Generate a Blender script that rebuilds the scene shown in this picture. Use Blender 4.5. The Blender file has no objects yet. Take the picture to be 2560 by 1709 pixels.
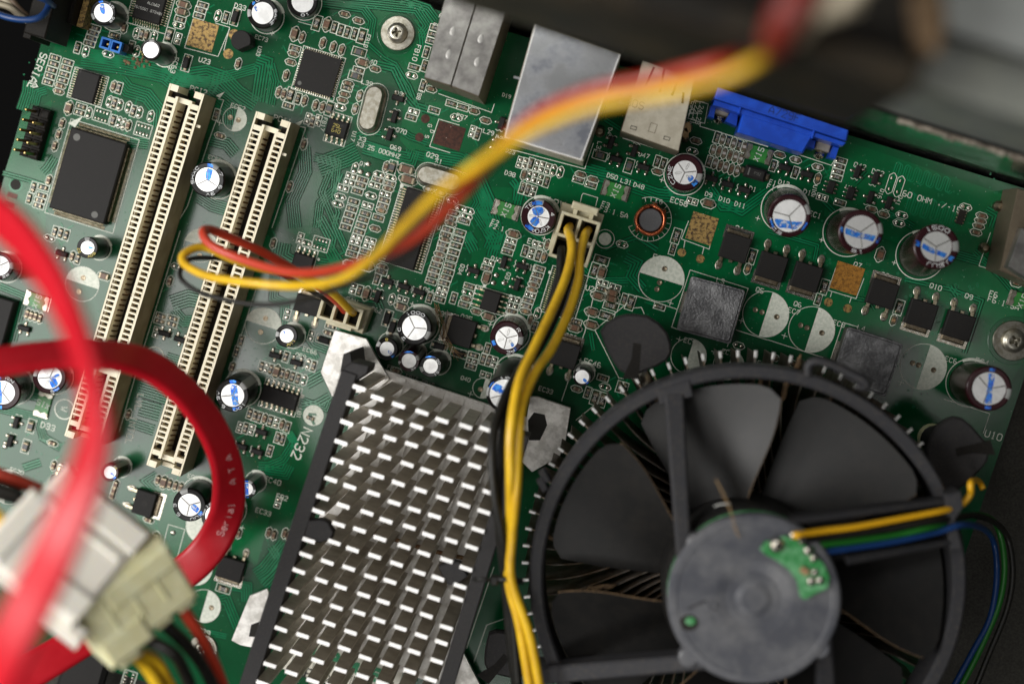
import bpy, math, random
from mathutils import Vector, Matrix
random.seed(7)
# ---------------------------------------------------------------- camera
# 1 blender unit = 1 cm. The board's top face is z = 0; the camera looks almost straight down on it.
F_PX = 3788.0; CAM_H = 36.0; NADIR = (1500.0, 610.0); CX, CY = 1280.0, 854.5
scn = bpy.context.scene
cam_d = bpy.data.cameras.new('camera'); cam = bpy.data.objects.new('camera', cam_d)
scn.collection.objects.link(cam); scn.camera = cam
cam_d.sensor_width = 36.0; cam_d.lens = F_PX / 2560 * 36.0
cam_d.clip_start = 0.5; cam_d.clip_end = 500
_down = Vector(((NADIR[0]-CX)/F_PX, -(NADIR[1]-CY)/F_PX, -1)).normalized()
CAM_Q = _down.rotation_difference(Vector((0, 0, -1)))
cam.rotation_mode = 'QUATERNION'; cam.rotation_quaternion = CAM_Q
cam.location = (0, 0, CAM_H)
cam_d.dof.use_dof = True; cam_d.dof.focus_distance = 35.3; cam_d.dof.aperture_fstop = 0.053
cam_d.dof.aperture_blades = 9
# ---------------------------------------------------------------- light: two soft boxes over the open case, added fill lamps, dim room
w = bpy.data.worlds.new('World'); scn.world = w; w.use_nodes = True
bg = w.node_tree.nodes['Background']; bg.inputs[0].default_value = (0.95, 0.97, 1.0, 1); bg.inputs[1].default_value = 0.022
def area(name, loc, target, sx, sy, power, col):
    d = bpy.data.lights.new(name, 'AREA'); d.shape = 'RECTANGLE'; d.size = sx; d.size_y = sy
    d.energy = power; d.color = col
    o = bpy.data.objects.new(name, d); scn.collection.objects.link(o); o.location = loc
    o.rotation_euler = (Vector(target)-Vector(loc)).to_track_quat('-Z', 'Y').to_euler()
    return o
area('softbox_left', (-27.5, -5.5, 38), (-6, -4, 0), 20, 31, 9500, (1.0, 0.985, 0.96))
area('fill_side', (-48, 2, 36), (0, -2, 0), 22, 26, 16000, (1.0, 0.985, 0.96))  # added raking lamp, too far left to mirror in the visible board
area('softbox_right', (17.0, -6.0, 40), (2, -2, 0), 4.2, 6, 150, (1.0, 0.97, 0.93))
area('fill_front', (-3, -32, 48), (0, -4, 0), 22, 12, 3600, (1.0, 0.98, 0.95))  # added fill from the front, its board reflection falls out of view
area('fill_top', (-3, 16, 52), (0, 0, 0), 22, 10, 2300, (1.0, 0.98, 0.95))  # added fill for the fins' upper faces and the can tops
scn.view_settings.view_transform = 'Standard'; scn.view_settings.look = 'None'
scn.view_settings.exposure = 0.27; scn.view_settings.gamma = 1.0
scn.cycles.use_denoising = True
scn.cycles.max_bounces = 7; scn.cycles.diffuse_bounces = 3; scn.cycles.glossy_bounces = 4
# ---------------------------------------------------------------- where things stand
def W(px, py, z=0.0):
    """the point at height z (cm) that stands at that place of the layout plan"""
    d = CAM_Q @ Vector(((px-CX)/F_PX, -(py-CY)/F_PX, -1)); t = (z-CAM_H)/d.z
    return Vector((d.x*t, d.y*t, z))
TILES = {}
for _i, _c in enumerate('abcdefghijkl'):
    TILES[_c] = ((_i % 4)*640, (_i//4)*570, 1761/640 if _i < 8 else 1764/640)
TILES.update(m=(800, 360, 4.9), n=(1150, 400, 4.9), o=(1040, 600, 4.9), p=(640, 860, 4.9), x=(0, 0, 1.0))
def PX(t, x, y):
    T = TILES[t]; return (T[0]+x/T[2], T[1]+y/T[2])
def T(t, x, y, z=0.0):
    return W(*PX(t, x, y), z)
A = math.radians(-17.2)                     # the board's long axis in the world
U = Vector((math.cos(A), math.sin(A), 0)); V = Vector((math.sin(A), -math.cos(A), 0))   # U right-down, V down-left
def ang(o):
    """'u' 'v' or a number of degrees on top of the board's axis"""
    if o == 'u': return A
    if o == 'v': return A + math.pi/2
    return A + math.radians(float(o))
# ---------------------------------------------------------------- materials
MATS = {}
def mat(name, col, rough=0.5, metal=0.0, spec=0.5, col2=None, nscale=8.0, lo=0.4, hi=0.6, bump=0.0, bscale=60.0,
        coat=0.0, r2=None, sss=0.0, dust=0.0, dcol=(0.30, 0.26, 0.20), dscale=30.0, dlo=0.5, dhi=0.75, crough=0.15, detail=6.0):
    m = bpy.data.materials.new(name); m.use_nodes = True; N = m.node_tree.nodes; L = m.node_tree.links
    b = N['Principled BSDF']
    b.inputs['Base Color'].default_value = (*col, 1); b.inputs['Roughness'].default_value = rough
    b.inputs['Metallic'].default_value = metal; b.inputs['Specular IOR Level'].default_value = spec
    b.inputs['Coat Weight'].default_value = coat; b.inputs['Coat Roughness'].default_value = crough
    if sss:
        b.inputs['Subsurface Weight'].default_value = sss; b.inputs['Subsurface Radius'].default_value = (0.2, 0.15, 0.08)
        b.inputs['Subsurface Scale'].default_value = 0.5
    geo = N.new('ShaderNodeNewGeometry')
    def noise(sc, det=detail, rg=0.6):
        n = N.new('ShaderNodeTexNoise'); n.inputs['Scale'].default_value = sc; n.inputs['Detail'].default_value = det
        n.inputs['Roughness'].default_value = rg; L.new(geo.outputs['Position'], n.inputs['Vector']); return n.outputs['Fac']
    def ramp(src, a, c):
        r = N.new('ShaderNodeMapRange'); r.inputs['From Min'].default_value = a; r.inputs['From Max'].default_value = c
        L.new(src, r.inputs['Value']); return r.outputs['Result']
    def mix(f, c1, c2):
        x = N.new('ShaderNodeMix'); x.data_type = 'RGBA'; L.new(f, x.inputs['Factor'])
        for s, v in ((6, c1), (7, c2)):
            if isinstance(v, tuple): x.inputs[s].default_value = (*v, 1)
            else: L.new(v, x.inputs[s])
        return x.outputs[2]
    cur = col
    if col2 is not None:
        f = ramp(noise(nscale), lo, hi); cur = mix(f, col, col2)
        if r2 is not None:
            rr = N.new('ShaderNodeMapRange'); rr.inputs['To Min'].default_value = rough; rr.inputs['To Max'].default_value = r2
            L.new(f, rr.inputs['Value']); L.new(rr.outputs['Result'], b.inputs['Roughness'])
    if dust:
        f = ramp(noise(dscale, 8, 0.75), dlo, dhi)
        mm = N.new('ShaderNodeMath'); mm.operation = 'MULTIPLY'; mm.inputs[1].default_value = dust; L.new(f, mm.inputs[0])
        cur = mix(mm.outputs[0], cur, dcol)
        if metal:
            q = N.new('ShaderNodeMapRange'); q.inputs['To Min'].default_value = metal; q.inputs['To Max'].default_value = 0
            L.new(mm.outputs[0], q.inputs['Value']); L.new(q.outputs['Result'], b.inputs['Metallic'])
    if not isinstance(cur, tuple): L.new(cur, b.inputs['Base Color'])
    if bump:
        bn = N.new('ShaderNodeBump'); bn.inputs['Strength'].default_value = bump; bn.inputs['Distance'].default_value = 0.02
        L.new(noise(bscale, 4), bn.inputs['Height']); L.new(bn.outputs['Normal'], b.inputs['Normal'])
    MATS[name] = m; return m
mat('board_green', (0.0003, 0.056, 0.017), 0.17, col2=(0.0004, 0.080, 0.024), nscale=0.55, lo=0.35, hi=0.65, bump=0.03, bscale=28, spec=0.55, dust=0.14, dcol=(0.22, 0.24, 0.2), dscale=34, dlo=0.6, dhi=0.75)
mat('trace_green', (0.0012, 0.135, 0.046), 0.17, col2=(0.006, 0.18, 0.072), nscale=1.2, spec=0.55, bump=0.03, bscale=40)
mat('pour_green', (0.0003, 0.112, 0.032), 0.17, col2=(0.0003, 0.085, 0.025), nscale=0.8, spec=0.55, bump=0.03, bscale=30, dust=0.14, dcol=(0.22, 0.24, 0.2), dscale=34, dlo=0.6, dhi=0.75)
mat('gap_green', (0.0002, 0.022, 0.008), 0.45, spec=0.12)
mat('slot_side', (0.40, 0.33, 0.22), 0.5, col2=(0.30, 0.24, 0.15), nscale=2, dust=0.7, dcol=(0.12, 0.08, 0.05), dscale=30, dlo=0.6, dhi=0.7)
mat('board_edge', (0.05, 0.06, 0.02), 0.6)
mat('silk_white', (0.78, 0.80, 0.70), 0.6, col2=(0.62, 0.66, 0.56), nscale=14, dust=0.5, dcol=(0.25, 0.23, 0.16), dscale=60, dlo=0.62, dhi=0.7)
mat('solder', (0.62, 0.60, 0.54), 0.22, 1.0, col2=(0.40, 0.36, 0.28), nscale=20, bump=0.15, bscale=25)
mat('solder_dull', (0.36, 0.31, 0.23), 0.36, 1.0, col2=(0.22, 0.17, 0.11), nscale=25, bump=0.2, bscale=30)
mat('gold', (0.75, 0.55, 0.22), 0.28, 1.0, col2=(0.45, 0.30, 0.10), nscale=20)
mat('lead_metal', (0.62, 0.57, 0.44), 0.28, 1.0, col2=(0.40, 0.33, 0.2), nscale=30)
mat('chip_black', (0.016, 0.015, 0.0145), 0.6, spec=0.2, bump=0.12, bscale=160, dust=0.25, dcol=(0.16, 0.12, 0.08), dscale=40, dlo=0.55, dhi=0.8)
mat('resistor_black', (0.014, 0.012, 0.010), 0.4, spec=0.3, dust=0.3, dcol=(0.15, 0.12, 0.08), dscale=50)
mat('print_white', (0.62, 0.62, 0.58), 0.6)
mat('print_grey', (0.11, 0.11, 0.10), 0.6)
mat('print_yellow', (0.55, 0.45, 0.10), 0.6)
mat('ceramic_brown', (0.17, 0.085, 0.045), 0.42, col2=(0.10, 0.05, 0.028), nscale=30)
mat('ceramic_tan', (0.40, 0.24, 0.12), 0.42, col2=(0.28, 0.16, 0.08), nscale=30)
mat('ceramic_white', (0.50, 0.46, 0.42), 0.42, col2=(0.36, 0.33, 0.3), nscale=30)
mat('ferrite_grey', (0.075, 0.075, 0.08), 0.45, dust=0.3)
mat('sleeve_black', (0.006, 0.0055, 0.0055), 0.28, spec=0.3, dust=0.05, dcol=(0.14, 0.11, 0.06), dscale=22, dlo=0.5, dhi=0.8)
mat('sleeve_maroon', (0.024, 0.005, 0.007), 0.26, spec=0.35, dust=0.05, dcol=(0.14, 0.10, 0.07), dscale=22, dlo=0.55, dhi=0.8)
mat('sleeve_stripe', (0.30, 0.31, 0.30), 0.35, col2=(0.28, 0.28, 0.27), nscale=15)
mat('sleeve_print', (0.70, 0.72, 0.72), 0.4)
mat('can_top', (0.92, 0.92, 0.91), 0.46, 1.0, col2=(0.78, 0.78, 0.77), nscale=5, r2=0.52, bump=0.10, bscale=60, dust=0.3, dcol=(0.45, 0.42, 0.38), dscale=60, dlo=0.66, dhi=0.72)
mat('groove', (0.26, 0.25, 0.23), 0.4, 1.0)
m_ = mat('blue_glint', (0.01, 0.13, 0.75), 0.35, 0.55, col2=(0.06, 0.34, 0.90), nscale=12, coat=0.3)  # tinted reflections on the can tops, put in as blue colour
_n = m_.node_tree.nodes; _g = _n.new('ShaderNodeNewGeometry'); _t = _n.new('ShaderNodeTexNoise'); _t.inputs['Scale'].default_value = 9; _t.inputs['Detail'].default_value = 5
_r = _n.new('ShaderNodeMapRange'); _r.inputs['From Min'].default_value = 0.36; _r.inputs['From Max'].default_value = 0.52; _r.inputs['To Min'].default_value = 0.15
m_.node_tree.links.new(_g.outputs['Position'], _t.inputs['Vector']); m_.node_tree.links.new(_t.outputs['Fac'], _r.inputs['Value']); m_.node_tree.links.new(_r.outputs['Result'], _n['Principled BSDF'].inputs['Alpha'])
mat('slot_cream', (0.90, 0.83, 0.64), 0.45, col2=(0.84, 0.76, 0.56), nscale=3, dust=0.6, dcol=(0.22, 0.16, 0.09), dscale=70, dlo=0.66, dhi=0.72)
mat('socket_dark', (0.012, 0.010, 0.007), 0.8)
mat('plug_cream', (0.58, 0.54, 0.38), 0.42, col2=(0.50, 0.45, 0.30), nscale=6, sss=0.15, dust=0.5, dcol=(0.2, 0.15, 0.08), dscale=60, dlo=0.62, dhi=0.72)
mat('copper_gold', (0.40, 0.26, 0.085), 0.5, 0.5, col2=(0.07, 0.04, 0.02), nscale=14, lo=0.46, hi=0.6, bump=0.2, bscale=60, dust=0.9, dcol=(0.02, 0.012, 0.006), dscale=45, dlo=0.57, dhi=0.61)
mat('copper_orange', (0.50, 0.23, 0.04), 0.45, 0.5, col2=(0.25, 0.11, 0.02), nscale=12, lo=0.45, hi=0.65, dust=1.0, dcol=(0.02, 0.012, 0.006), dscale=34, dlo=0.55, dhi=0.6)
mat('copper_dark', (0.075, 0.028, 0.016), 0.38, 0.5, col2=(0.035, 0.014, 0.01), nscale=12, dust=0.9, dcol=(0.6, 0.36, 0.1), dscale=30, dlo=0.68, dhi=0.70)
mat('choke_grey', (0.14, 0.14, 0.145), 0.34, 0.6, col2=(0.32, 0.32, 0.325), nscale=3, lo=0.42, hi=0.68, bump=1.0, bscale=16, r2=0.42, detail=8)
mat('choke_side', (0.03, 0.026, 0.022), 0.5, bump=0.3, bscale=30)
mat('copper_wire', (0.50, 0.11, 0.03), 0.22, 0.8, coat=0.7)
mat('fuse_green', (0.03, 0.22, 0.035), 0.35, col2=(0.02, 0.16, 0.03), nscale=8)
mat('steel_washed', (0.46, 0.44, 0.38), 0.36, 1.0, col2=(0.30, 0.28, 0.22), nscale=9, bump=0.15, bscale=50, dust=0.3)
mat('shell_nickel', (0.42, 0.41, 0.385), 0.38, 0.9, col2=(0.20, 0.19, 0.185), nscale=3.2, lo=0.35, hi=0.7, bump=0.08, bscale=70, dust=0.55, dcol=(0.10, 0.08, 0.06), dscale=26, dlo=0.62, dhi=0.72)
mat('shell_dimple', (0.42, 0.41, 0.39), 0.5, 0.7)
mat('shell_galvanised', (0.60, 0.61, 0.63), 0.30, 1.0, col2=(0.20, 0.21, 0.24), nscale=1.3, lo=0.45, hi=0.66, bump=0.12, bscale=60, r2=0.5, dust=0.4, dcol=(0.12, 0.11, 0.10), dscale=22, dlo=0.62, dhi=0.75)
mat('shell_tin', (0.50, 0.46, 0.37), 0.45, 0.35, col2=(0.42, 0.38, 0.30), nscale=4, dust=0.85, dcol=(0.06, 0.045, 0.03), dscale=26, dlo=0.62, dhi=0.66)
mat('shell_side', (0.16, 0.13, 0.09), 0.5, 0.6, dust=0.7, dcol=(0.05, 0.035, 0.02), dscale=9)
mat('vga_blue', (0.008, 0.072, 0.52), 0.34, col2=(0.006, 0.05, 0.40), nscale=2.5, coat=0.15, bump=0.08, bscale=50, dust=0.5, dcol=(0.30, 0.36, 0.55), dscale=60, dlo=0.68, dhi=0.71)
mat('ink_navy', (0.003, 0.02, 0.14), 0.5)
mat('jumper_blue', (0.02, 0.18, 0.60), 0.3)
mat('header_black', (0.008, 0.007, 0.006), 0.55, spec=0.15, bump=0.2, bscale=60, dust=0.3, dcol=(0.10, 0.08, 0.05))
mat('pin_fin', (0.62, 0.57, 0.48), 0.5, 0.45, col2=(0.5, 0.45, 0.37), nscale=3, bump=0.1, bscale=60, dust=0.3, dcol=(0.16, 0.12, 0.07), dscale=40, dlo=0.55, dhi=0.72)
mat('fin_tip', (0.93, 0.92, 0.90), 0.46, 0.9)
mat('plate_alu', (0.80, 0.78, 0.74), 0.40, 0.85, col2=(0.52, 0.50, 0.46), nscale=4, bump=0.5, bscale=50, dust=0.7, dcol=(0.12, 0.09, 0.06), dscale=34, dlo=0.63, dhi=0.68)
mat('sink_base', (0.85, 0.83, 0.79), 0.5, 0.4, col2=(0.70, 0.67, 0.62), nscale=4, bump=0.1, dust=0.85, dcol=(0.05, 0.04, 0.03), dscale=34, dlo=0.60, dhi=0.66)
mat('rust', (0.16, 0.06, 0.02), 0.6, 0.4, col2=(0.30, 0.20, 0.10), nscale=14, bump=0.5)
mat('plastic_dark', (0.022, 0.021, 0.022), 0.5, spec=0.25, bump=0.25, bscale=90, dust=0.35, dcol=(0.15, 0.12, 0.09), dscale=24, dlo=0.5, dhi=0.8)
mat('fan_frame', (0.033, 0.033, 0.037), 0.5, spec=0.25, col2=(0.034, 0.034, 0.037), nscale=3, bump=0.1, bscale=60, dust=0.35, dcol=(0.17, 0.14, 0.10), dscale=10, dlo=0.5, dhi=0.8)
mat('fan_hub', (0.066, 0.069, 0.082), 0.34, spec=0.45, col2=(0.16, 0.16, 0.165), nscale=1.1, lo=0.42, hi=0.72, bump=0.25, bscale=12, dust=0.5, dcol=(0.26, 0.24, 0.20), dscale=12, dlo=0.58, dhi=0.7)
mat('lead_dirty', (0.26, 0.22, 0.15), 0.4, 1.0, col2=(0.12, 0.09, 0.05), nscale=12)
mat('case_fan_dark', (0.012, 0.0105, 0.008), 0.6, spec=0.2, col2=(0.040, 0.029, 0.016), nscale=0.8, lo=0.45, hi=0.7)
mat('fan_blade', (0.008, 0.0078, 0.0075), 0.45, spec=0.32, col2=(0.010, 0.0095, 0.009), nscale=1.0, dust=0.10, dcol=(0.10, 0.08, 0.06), dscale=3, dlo=0.45, dhi=0.85)
mat('dust_brown', (0.20, 0.125, 0.06), 0.9, col2=(0.09, 0.055, 0.03), nscale=20, bump=0.8, bscale=30)
mat('contact_gold', (0.30, 0.17, 0.05), 0.35, 0.9, col2=(0.05, 0.03, 0.01), nscale=14)
mat('cooler_fin', (0.30, 0.28, 0.25), 0.4, 0.8, col2=(0.10, 0.07, 0.04), nscale=2.5, lo=0.35, hi=0.6, dust=0.8, dcol=(0.12, 0.07, 0.035), dscale=6, dlo=0.42, dhi=0.6)
mat('case_grey', (0.27, 0.28, 0.245), 0.42, 0.25, col2=(0.22, 0.23, 0.215), nscale=1.2, bump=0.05, bscale=40, dust=0.3, dcol=(0.16, 0.14, 0.11), dscale=3)
mat('case_mirror', (0.85, 0.88, 0.85), 0.07, 1.0, col2=(0.6, 0.6, 0.58), nscale=1.5, r2=0.22, dust=0.35, dcol=(0.08, 0.07, 0.05), dscale=8, dlo=0.5, dhi=0.8)
mat('case_pale', (0.46, 0.48, 0.46), 0.5, 0.1, col2=(0.40, 0.42, 0.40), nscale=1)
mat('case_dark', (0.004, 0.004, 0.004), 1.0, spec=0.1)
mat('tray_grey', (0.045, 0.043, 0.035), 0.55, 0.2, spec=0.3, col2=(0.022, 0.02, 0.016), nscale=22, bump=0.2, bscale=60, dust=0.4, dcol=(0.2, 0.15, 0.08), dscale=6, dlo=0.6, dhi=0.8)
mat('wire_yellow', (0.84, 0.52, 0.018), 0.34, coat=0.2, col2=(0.66, 0.38, 0.014), nscale=1.6, lo=0.4, hi=0.65, bump=0.15, bscale=12, dust=0.4, dcol=(0.22, 0.12, 0.03), dscale=9, dlo=0.55, dhi=0.75)
mat('wire_yellow_dirty', (0.62, 0.38, 0.05), 0.4, dust=0.3, dcol=(0.25, 0.15, 0.03))
mat('wire_red', (0.52, 0.045, 0.018), 0.36, coat=0.2)
mat('wire_red_dark', (0.15, 0.012, 0.006), 0.5)
mat('wire_black', (0.010, 0.010, 0.009), 0.42, spec=0.3, dust=0.3, dcol=(0.12, 0.09, 0.05), dscale=14)
mat('wire_blue', (0.008, 0.040, 0.15), 0.36)
mat('wire_green', (0.012, 0.12, 0.013), 0.36)
mat('wire_brown', (0.12, 0.08, 0.05), 0.5)
mat('wire_cream', (0.36, 0.31, 0.22), 0.45)
mat('wire_orange', (0.80, 0.42, 0.01), 0.4)
mat('cable_red', (0.47, 0.005, 0.014), 0.36, spec=0.35, bump=0.03, bscale=30, col2=(0.50, 0.008, 0.018), nscale=3, dust=0.2, dcol=(0.5, 0.2, 0.2), dscale=40, dlo=0.66, dhi=0.7)
mat('cable_print', (0.75, 0.38, 0.38), 0.5)
mat('molex_white', (0.80, 0.76, 0.67), 0.4, spec=0.4, sss=0.35)
mat('molex_cream', (0.86, 0.83, 0.54), 0.36, spec=0.4, col2=(0.78, 0.74, 0.44), nscale=3, sss=0.25)
mat('label_white', (0.74, 0.72, 0.62), 0.55, col2=(0.62, 0.6, 0.5), nscale=6)
mat('lint_grey', (0.42, 0.37, 0.30), 0.9, col2=(0.15, 0.12, 0.09), nscale=8, lo=0.4, hi=0.6, bump=1.0, bscale=20)
mat('label_green', (0.01, 0.20, 0.08), 0.5)
mat('fan_board', (0.02, 0.20, 0.045), 0.3, col2=(0.16, 0.40, 0.20), nscale=5, coat=0.3)
mat('fibre', (0.16, 0.09, 0.035), 0.8)
mat('debris', (0.34, 0.22, 0.10), 0.8)
# ---------------------------------------------------------------- mesh building
class MB:
    def __init__(s): s.v = []; s.f = []; s.m = []; s.mi = []; s.sm = []
    def slot(s, name):
        if name not in s.m: s.m.append(name)
        return s.m.index(name)
    def add(s, vs, fs, mname, smooth=False):
        b = len(s.v); s.v += [tuple(v) for v in vs]; k = s.slot(mname)
        for f in fs: s.f.append(tuple(b+i for i in f)); s.mi.append(k); s.sm.append(smooth)
        return s
    def box(s, c, d, m, rz=0.0, ch=0.0, top=None, bottom=True):
        """box centred on c in x,y with z from c[2] to c[2]+d[2]; ch = chamfer of the top edges"""
        x, y, z = d[0]/2, d[1]/2, d[2]; co, si = math.cos(rz), math.sin(rz)
        def q(a, b, h): return (c[0]+a*co-b*si, c[1]+a*si+b*co, c[2]+h)
        lo = [q(-x, -y, 0), q(x, -y, 0), q(x, y, 0), q(-x, y, 0)]
        if ch:
            mid = [q(-x, -y, z-ch), q(x, -y, z-ch), q(x, y, z-ch), q(-x, y, z-ch)]
            X, Y = x-ch, y-ch
            hi = [q(-X, -Y, z), q(X, -Y, z), q(X, Y, z), q(-X, Y, z)]
            fs = [(i, (i+1) % 4, 4+(i+1) % 4, 4+i) for i in range(4)] + [(4+i, 4+(i+1) % 4, 8+(i+1) % 4, 8+i) for i in range(4)]
            if bottom: fs.append((3, 2, 1, 0))
            s.add(lo+mid+hi, fs, m); s.add(hi, [(0, 1, 2, 3)], top or m)
        else:
            hi = [q(-x, -y, z), q(x, -y, z), q(x, y, z), q(-x, y, z)]
            fs = [(i, (i+1) % 4, 4+(i+1) % 4, 4+i) for i in range(4)]
            if bottom: fs.append((3, 2, 1, 0))
            s.add(lo+hi, fs, m); s.add(hi, [(0, 1, 2, 3)], top or m)
        return s
    def prism(s, pts, z0, z1, m, top=None, ch=0.0):
        n = len(pts); ar = sum(pts[i][0]*pts[(i+1) % n][1]-pts[(i+1) % n][0]*pts[i][1] for i in range(n))
        if ar < 0: pts = pts[::-1]
        lo = [(p[0], p[1], z0) for p in pts]
        cx = sum(p[0] for p in pts)/n; cy = sum(p[1] for p in pts)/n
        if ch:
            mid = [(p[0], p[1], z1-ch) for p in pts]
            hi = []
            for p in pts:
                dx, dy = cx-p[0], cy-p[1]; l = math.hypot(dx, dy) or 1; hi.append((p[0]+dx/l*ch, p[1]+dy/l*ch, z1))
            s.add(lo+mid+hi, [(i, (i+1) % n, n+(i+1) % n, n+i) for i in range(n)]+[(n+i, n+(i+1) % n, 2*n+(i+1) % n, 2*n+i) for i in range(n)]+[tuple(range(n-1, -1, -1))], m)
        else:
            hi = [(p[0], p[1], z1) for p in pts]
            s.add(lo+hi, [(i, (i+1) % n, n+(i+1) % n, n+i) for i in range(n)]+[tuple(range(n-1, -1, -1))], m)
        s.add(hi, [tuple(range(n))], top or m); return s
    def lathe(s, prof, m, n=32, c=(0, 0, 0), smooth=True, mats=None, sx=1.0, sy=1.0, rz=0.0):
        """prof: list of (r, z) from the bottom up; mats: material per segment"""
        co, si = math.cos(rz), math.sin(rz)
        for k in range(len(prof)-1):
            (r0, z0), (r1, z1) = prof[k], prof[k+1]; vs = []
            for r, z in ((r0, z0), (r1, z1)):
                for i in range(n):
                    a = 2*math.pi*i/n; X, Y = r*math.cos(a)*sx, r*math.sin(a)*sy
                    vs.append((c[0]+X*co-Y*si, c[1]+X*si+Y*co, c[2]+z))
            mm = mats[k] if mats else m
            if r1 < 1e-6: s.add(vs[:n]+[(c[0], c[1], c[2]+z1)], [(i, (i+1) % n, n) for i in range(n)], mm, smooth)
            elif r0 < 1e-6: s.add([(c[0], c[1], c[2]+z0)]+vs[n:], [(0, 1+(i+1) % n, 1+i) for i in range(n)], mm, smooth)
            else: s.add(vs, [(i, (i+1) % n, n+(i+1) % n, n+i) for i in range(n)], mm, smooth)
        return s
    def dome(s, c, rx, ry, h, m, rz=0.0, n=10):
        return s.lathe([(1, 0), (0.93, 0.45*h), (0.7, 0.8*h), (0.38, 0.97*h), (0, h)], m, n, c, True, None, rx, ry, rz)
    def ribbon(s, pts, wd, z, m, closed=False):
        n = len(pts); P = [Vector((p[0], p[1])) for p in pts]; L = []; R = []
        for i in range(n):
            a = P[i-1] if (i > 0 or closed) else P[i]; b = P[(i+1) % n] if (i < n-1 or closed) else P[i]
            d1 = (P[i]-a); d2 = (b-P[i])
            d1 = d1.normalized() if d1.length > 1e-9 else d2.normalized(); d2 = d2.normalized() if d2.length > 1e-9 else d1
            t = d1+d2; t = t.normalized() if t.length > 1e-6 else d1
            nn = Vector((-t.y, t.x)); k = 1/max(0.5, abs(nn.dot(Vector((-d1.y, d1.x)))))
            L.append((*(P[i]+nn*wd/2*k), z)); R.append((*(P[i]-nn*wd/2*k), z))
        e = n if closed else n-1
        s.add(R+L, [(i, (i+1) % n, n+(i+1) % n, n+i) for i in range(e)], m); return s
    def track(s, pts, wd, h, m, z=0.0):
        """raised conductor: flat top with sloping sides"""
        b = len(s.v); s.ribbon(pts, wd, z+h, m); n = len(pts); R = s.v[b:b+n]; L = s.v[b+n:b+2*n]; e = h*1.1
        for side in (0, 1):
            src, oth = (R, L) if side == 0 else (L, R); lo = []
            for i in range(n):
                d = Vector(src[i])-Vector(oth[i]); d.normalize(); lo.append((src[i][0]+d.x*e, src[i][1]+d.y*e, z))
            if side == 0: s.add(lo+src, [(i, i+1, n+i+1, n+i) for i in range(n-1)], m)
            else: s.add(lo+src, [(i+1, i, n+i, n+i+1) for i in range(n-1)], m)
        return s
    def tube(s, pts, r, m, n=10, cap=True, flat=1.0, up=None, radii=None):
        P = [Vector(p) for p in pts]; k = len(P); t0 = (P[1]-P[0]).normalized()
        nrm = Vector(up) if up is not None else (Vector((0, 0, 1)) if abs(t0.z) < 0.9 else Vector((1, 0, 0)))
        vs = []
        for i in range(k):
            t = (P[min(i+1, k-1)]-P[max(i-1, 0)]).normalized(); nrm = nrm-t*nrm.dot(t)
            nrm = nrm.normalized(); bn = t.cross(nrm); rr = radii[i] if radii else r
            for j in range(n):
                a = 2*math.pi*j/n; vs.append(P[i]+bn*math.cos(a)*rr+nrm*math.sin(a)*rr*flat)
        fs = [(i*n+j, i*n+(j+1) % n, (i+1)*n+(j+1) % n, (i+1)*n+j) for i in range(k-1) for j in range(n)]
        if cap: fs += [tuple(range(n-1, -1, -1)), tuple((k-1)*n+j for j in range(n))]
        s.add(vs, fs, m, True); return s
    def xform(s, M):
        s.v = [tuple(M @ Vector(v)) for v in s.v]; return s
    def mesh(s, name):
        me = bpy.data.meshes.new(name); me.from_pydata(s.v, [], s.f)
        for n in s.m: me.materials.append(MATS[n])
        me.polygons.foreach_set('material_index', s.mi); me.polygons.foreach_set('use_smooth', s.sm)
        me.update(); return me
    def build(s, name, parent=None, **kw): return put(name, s.mesh(name), parent, **kw)
def put(name, me, parent=None, loc=(0, 0, 0), rz=0.0, label=None, cat=None, group=None, kind=None, q=None):
    o = bpy.data.objects.new(name, me); scn.collection.objects.link(o); o.location = loc
    if q is not None: o.rotation_mode = 'QUATERNION'; o.rotation_quaternion = q
    else: o.rotation_euler = (0, 0, rz)
    if parent is not None: o.parent = parent
    for k, x in (('label', label), ('category', cat), ('group', group), ('kind', kind)):
        if x: o[k] = x
    return o
def smooth_path(pts, seg=8):
    P = [Vector(p) for p in pts]; P = [P[0]*2-P[1]]+P+[P[-1]*2-P[-2]]; out = []
    for i in range(1, len(P)-2):
        a, b, c, d = P[i-1:i+3]
        for j in range(seg):
            t = j/seg; out.append(0.5*((2*b)+(c-a)*t+(2*a-5*b+4*c-d)*t*t+(3*b-a-3*c+d)*t**3))
    out.append(P[-2].copy()); return out
def rect(c, wd, hg, rz):
    co, si = math.cos(rz), math.sin(rz)
    return [(c[0]+a*co-b*si, c[1]+a*si+b*co) for a, b in ((-wd/2, -hg/2), (wd/2, -hg/2), (wd/2, hg/2), (-wd/2, hg/2))]
def circle(c, r, n=40, a0=0, a1=360, closed=False):
    k = n if closed else n+1
    return [(c[0]+r*math.cos(math.radians(a0+(a1-a0)*i/n)), c[1]+r*math.sin(math.radians(a0+(a1-a0)*i/n))) for i in range(k)]
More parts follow.
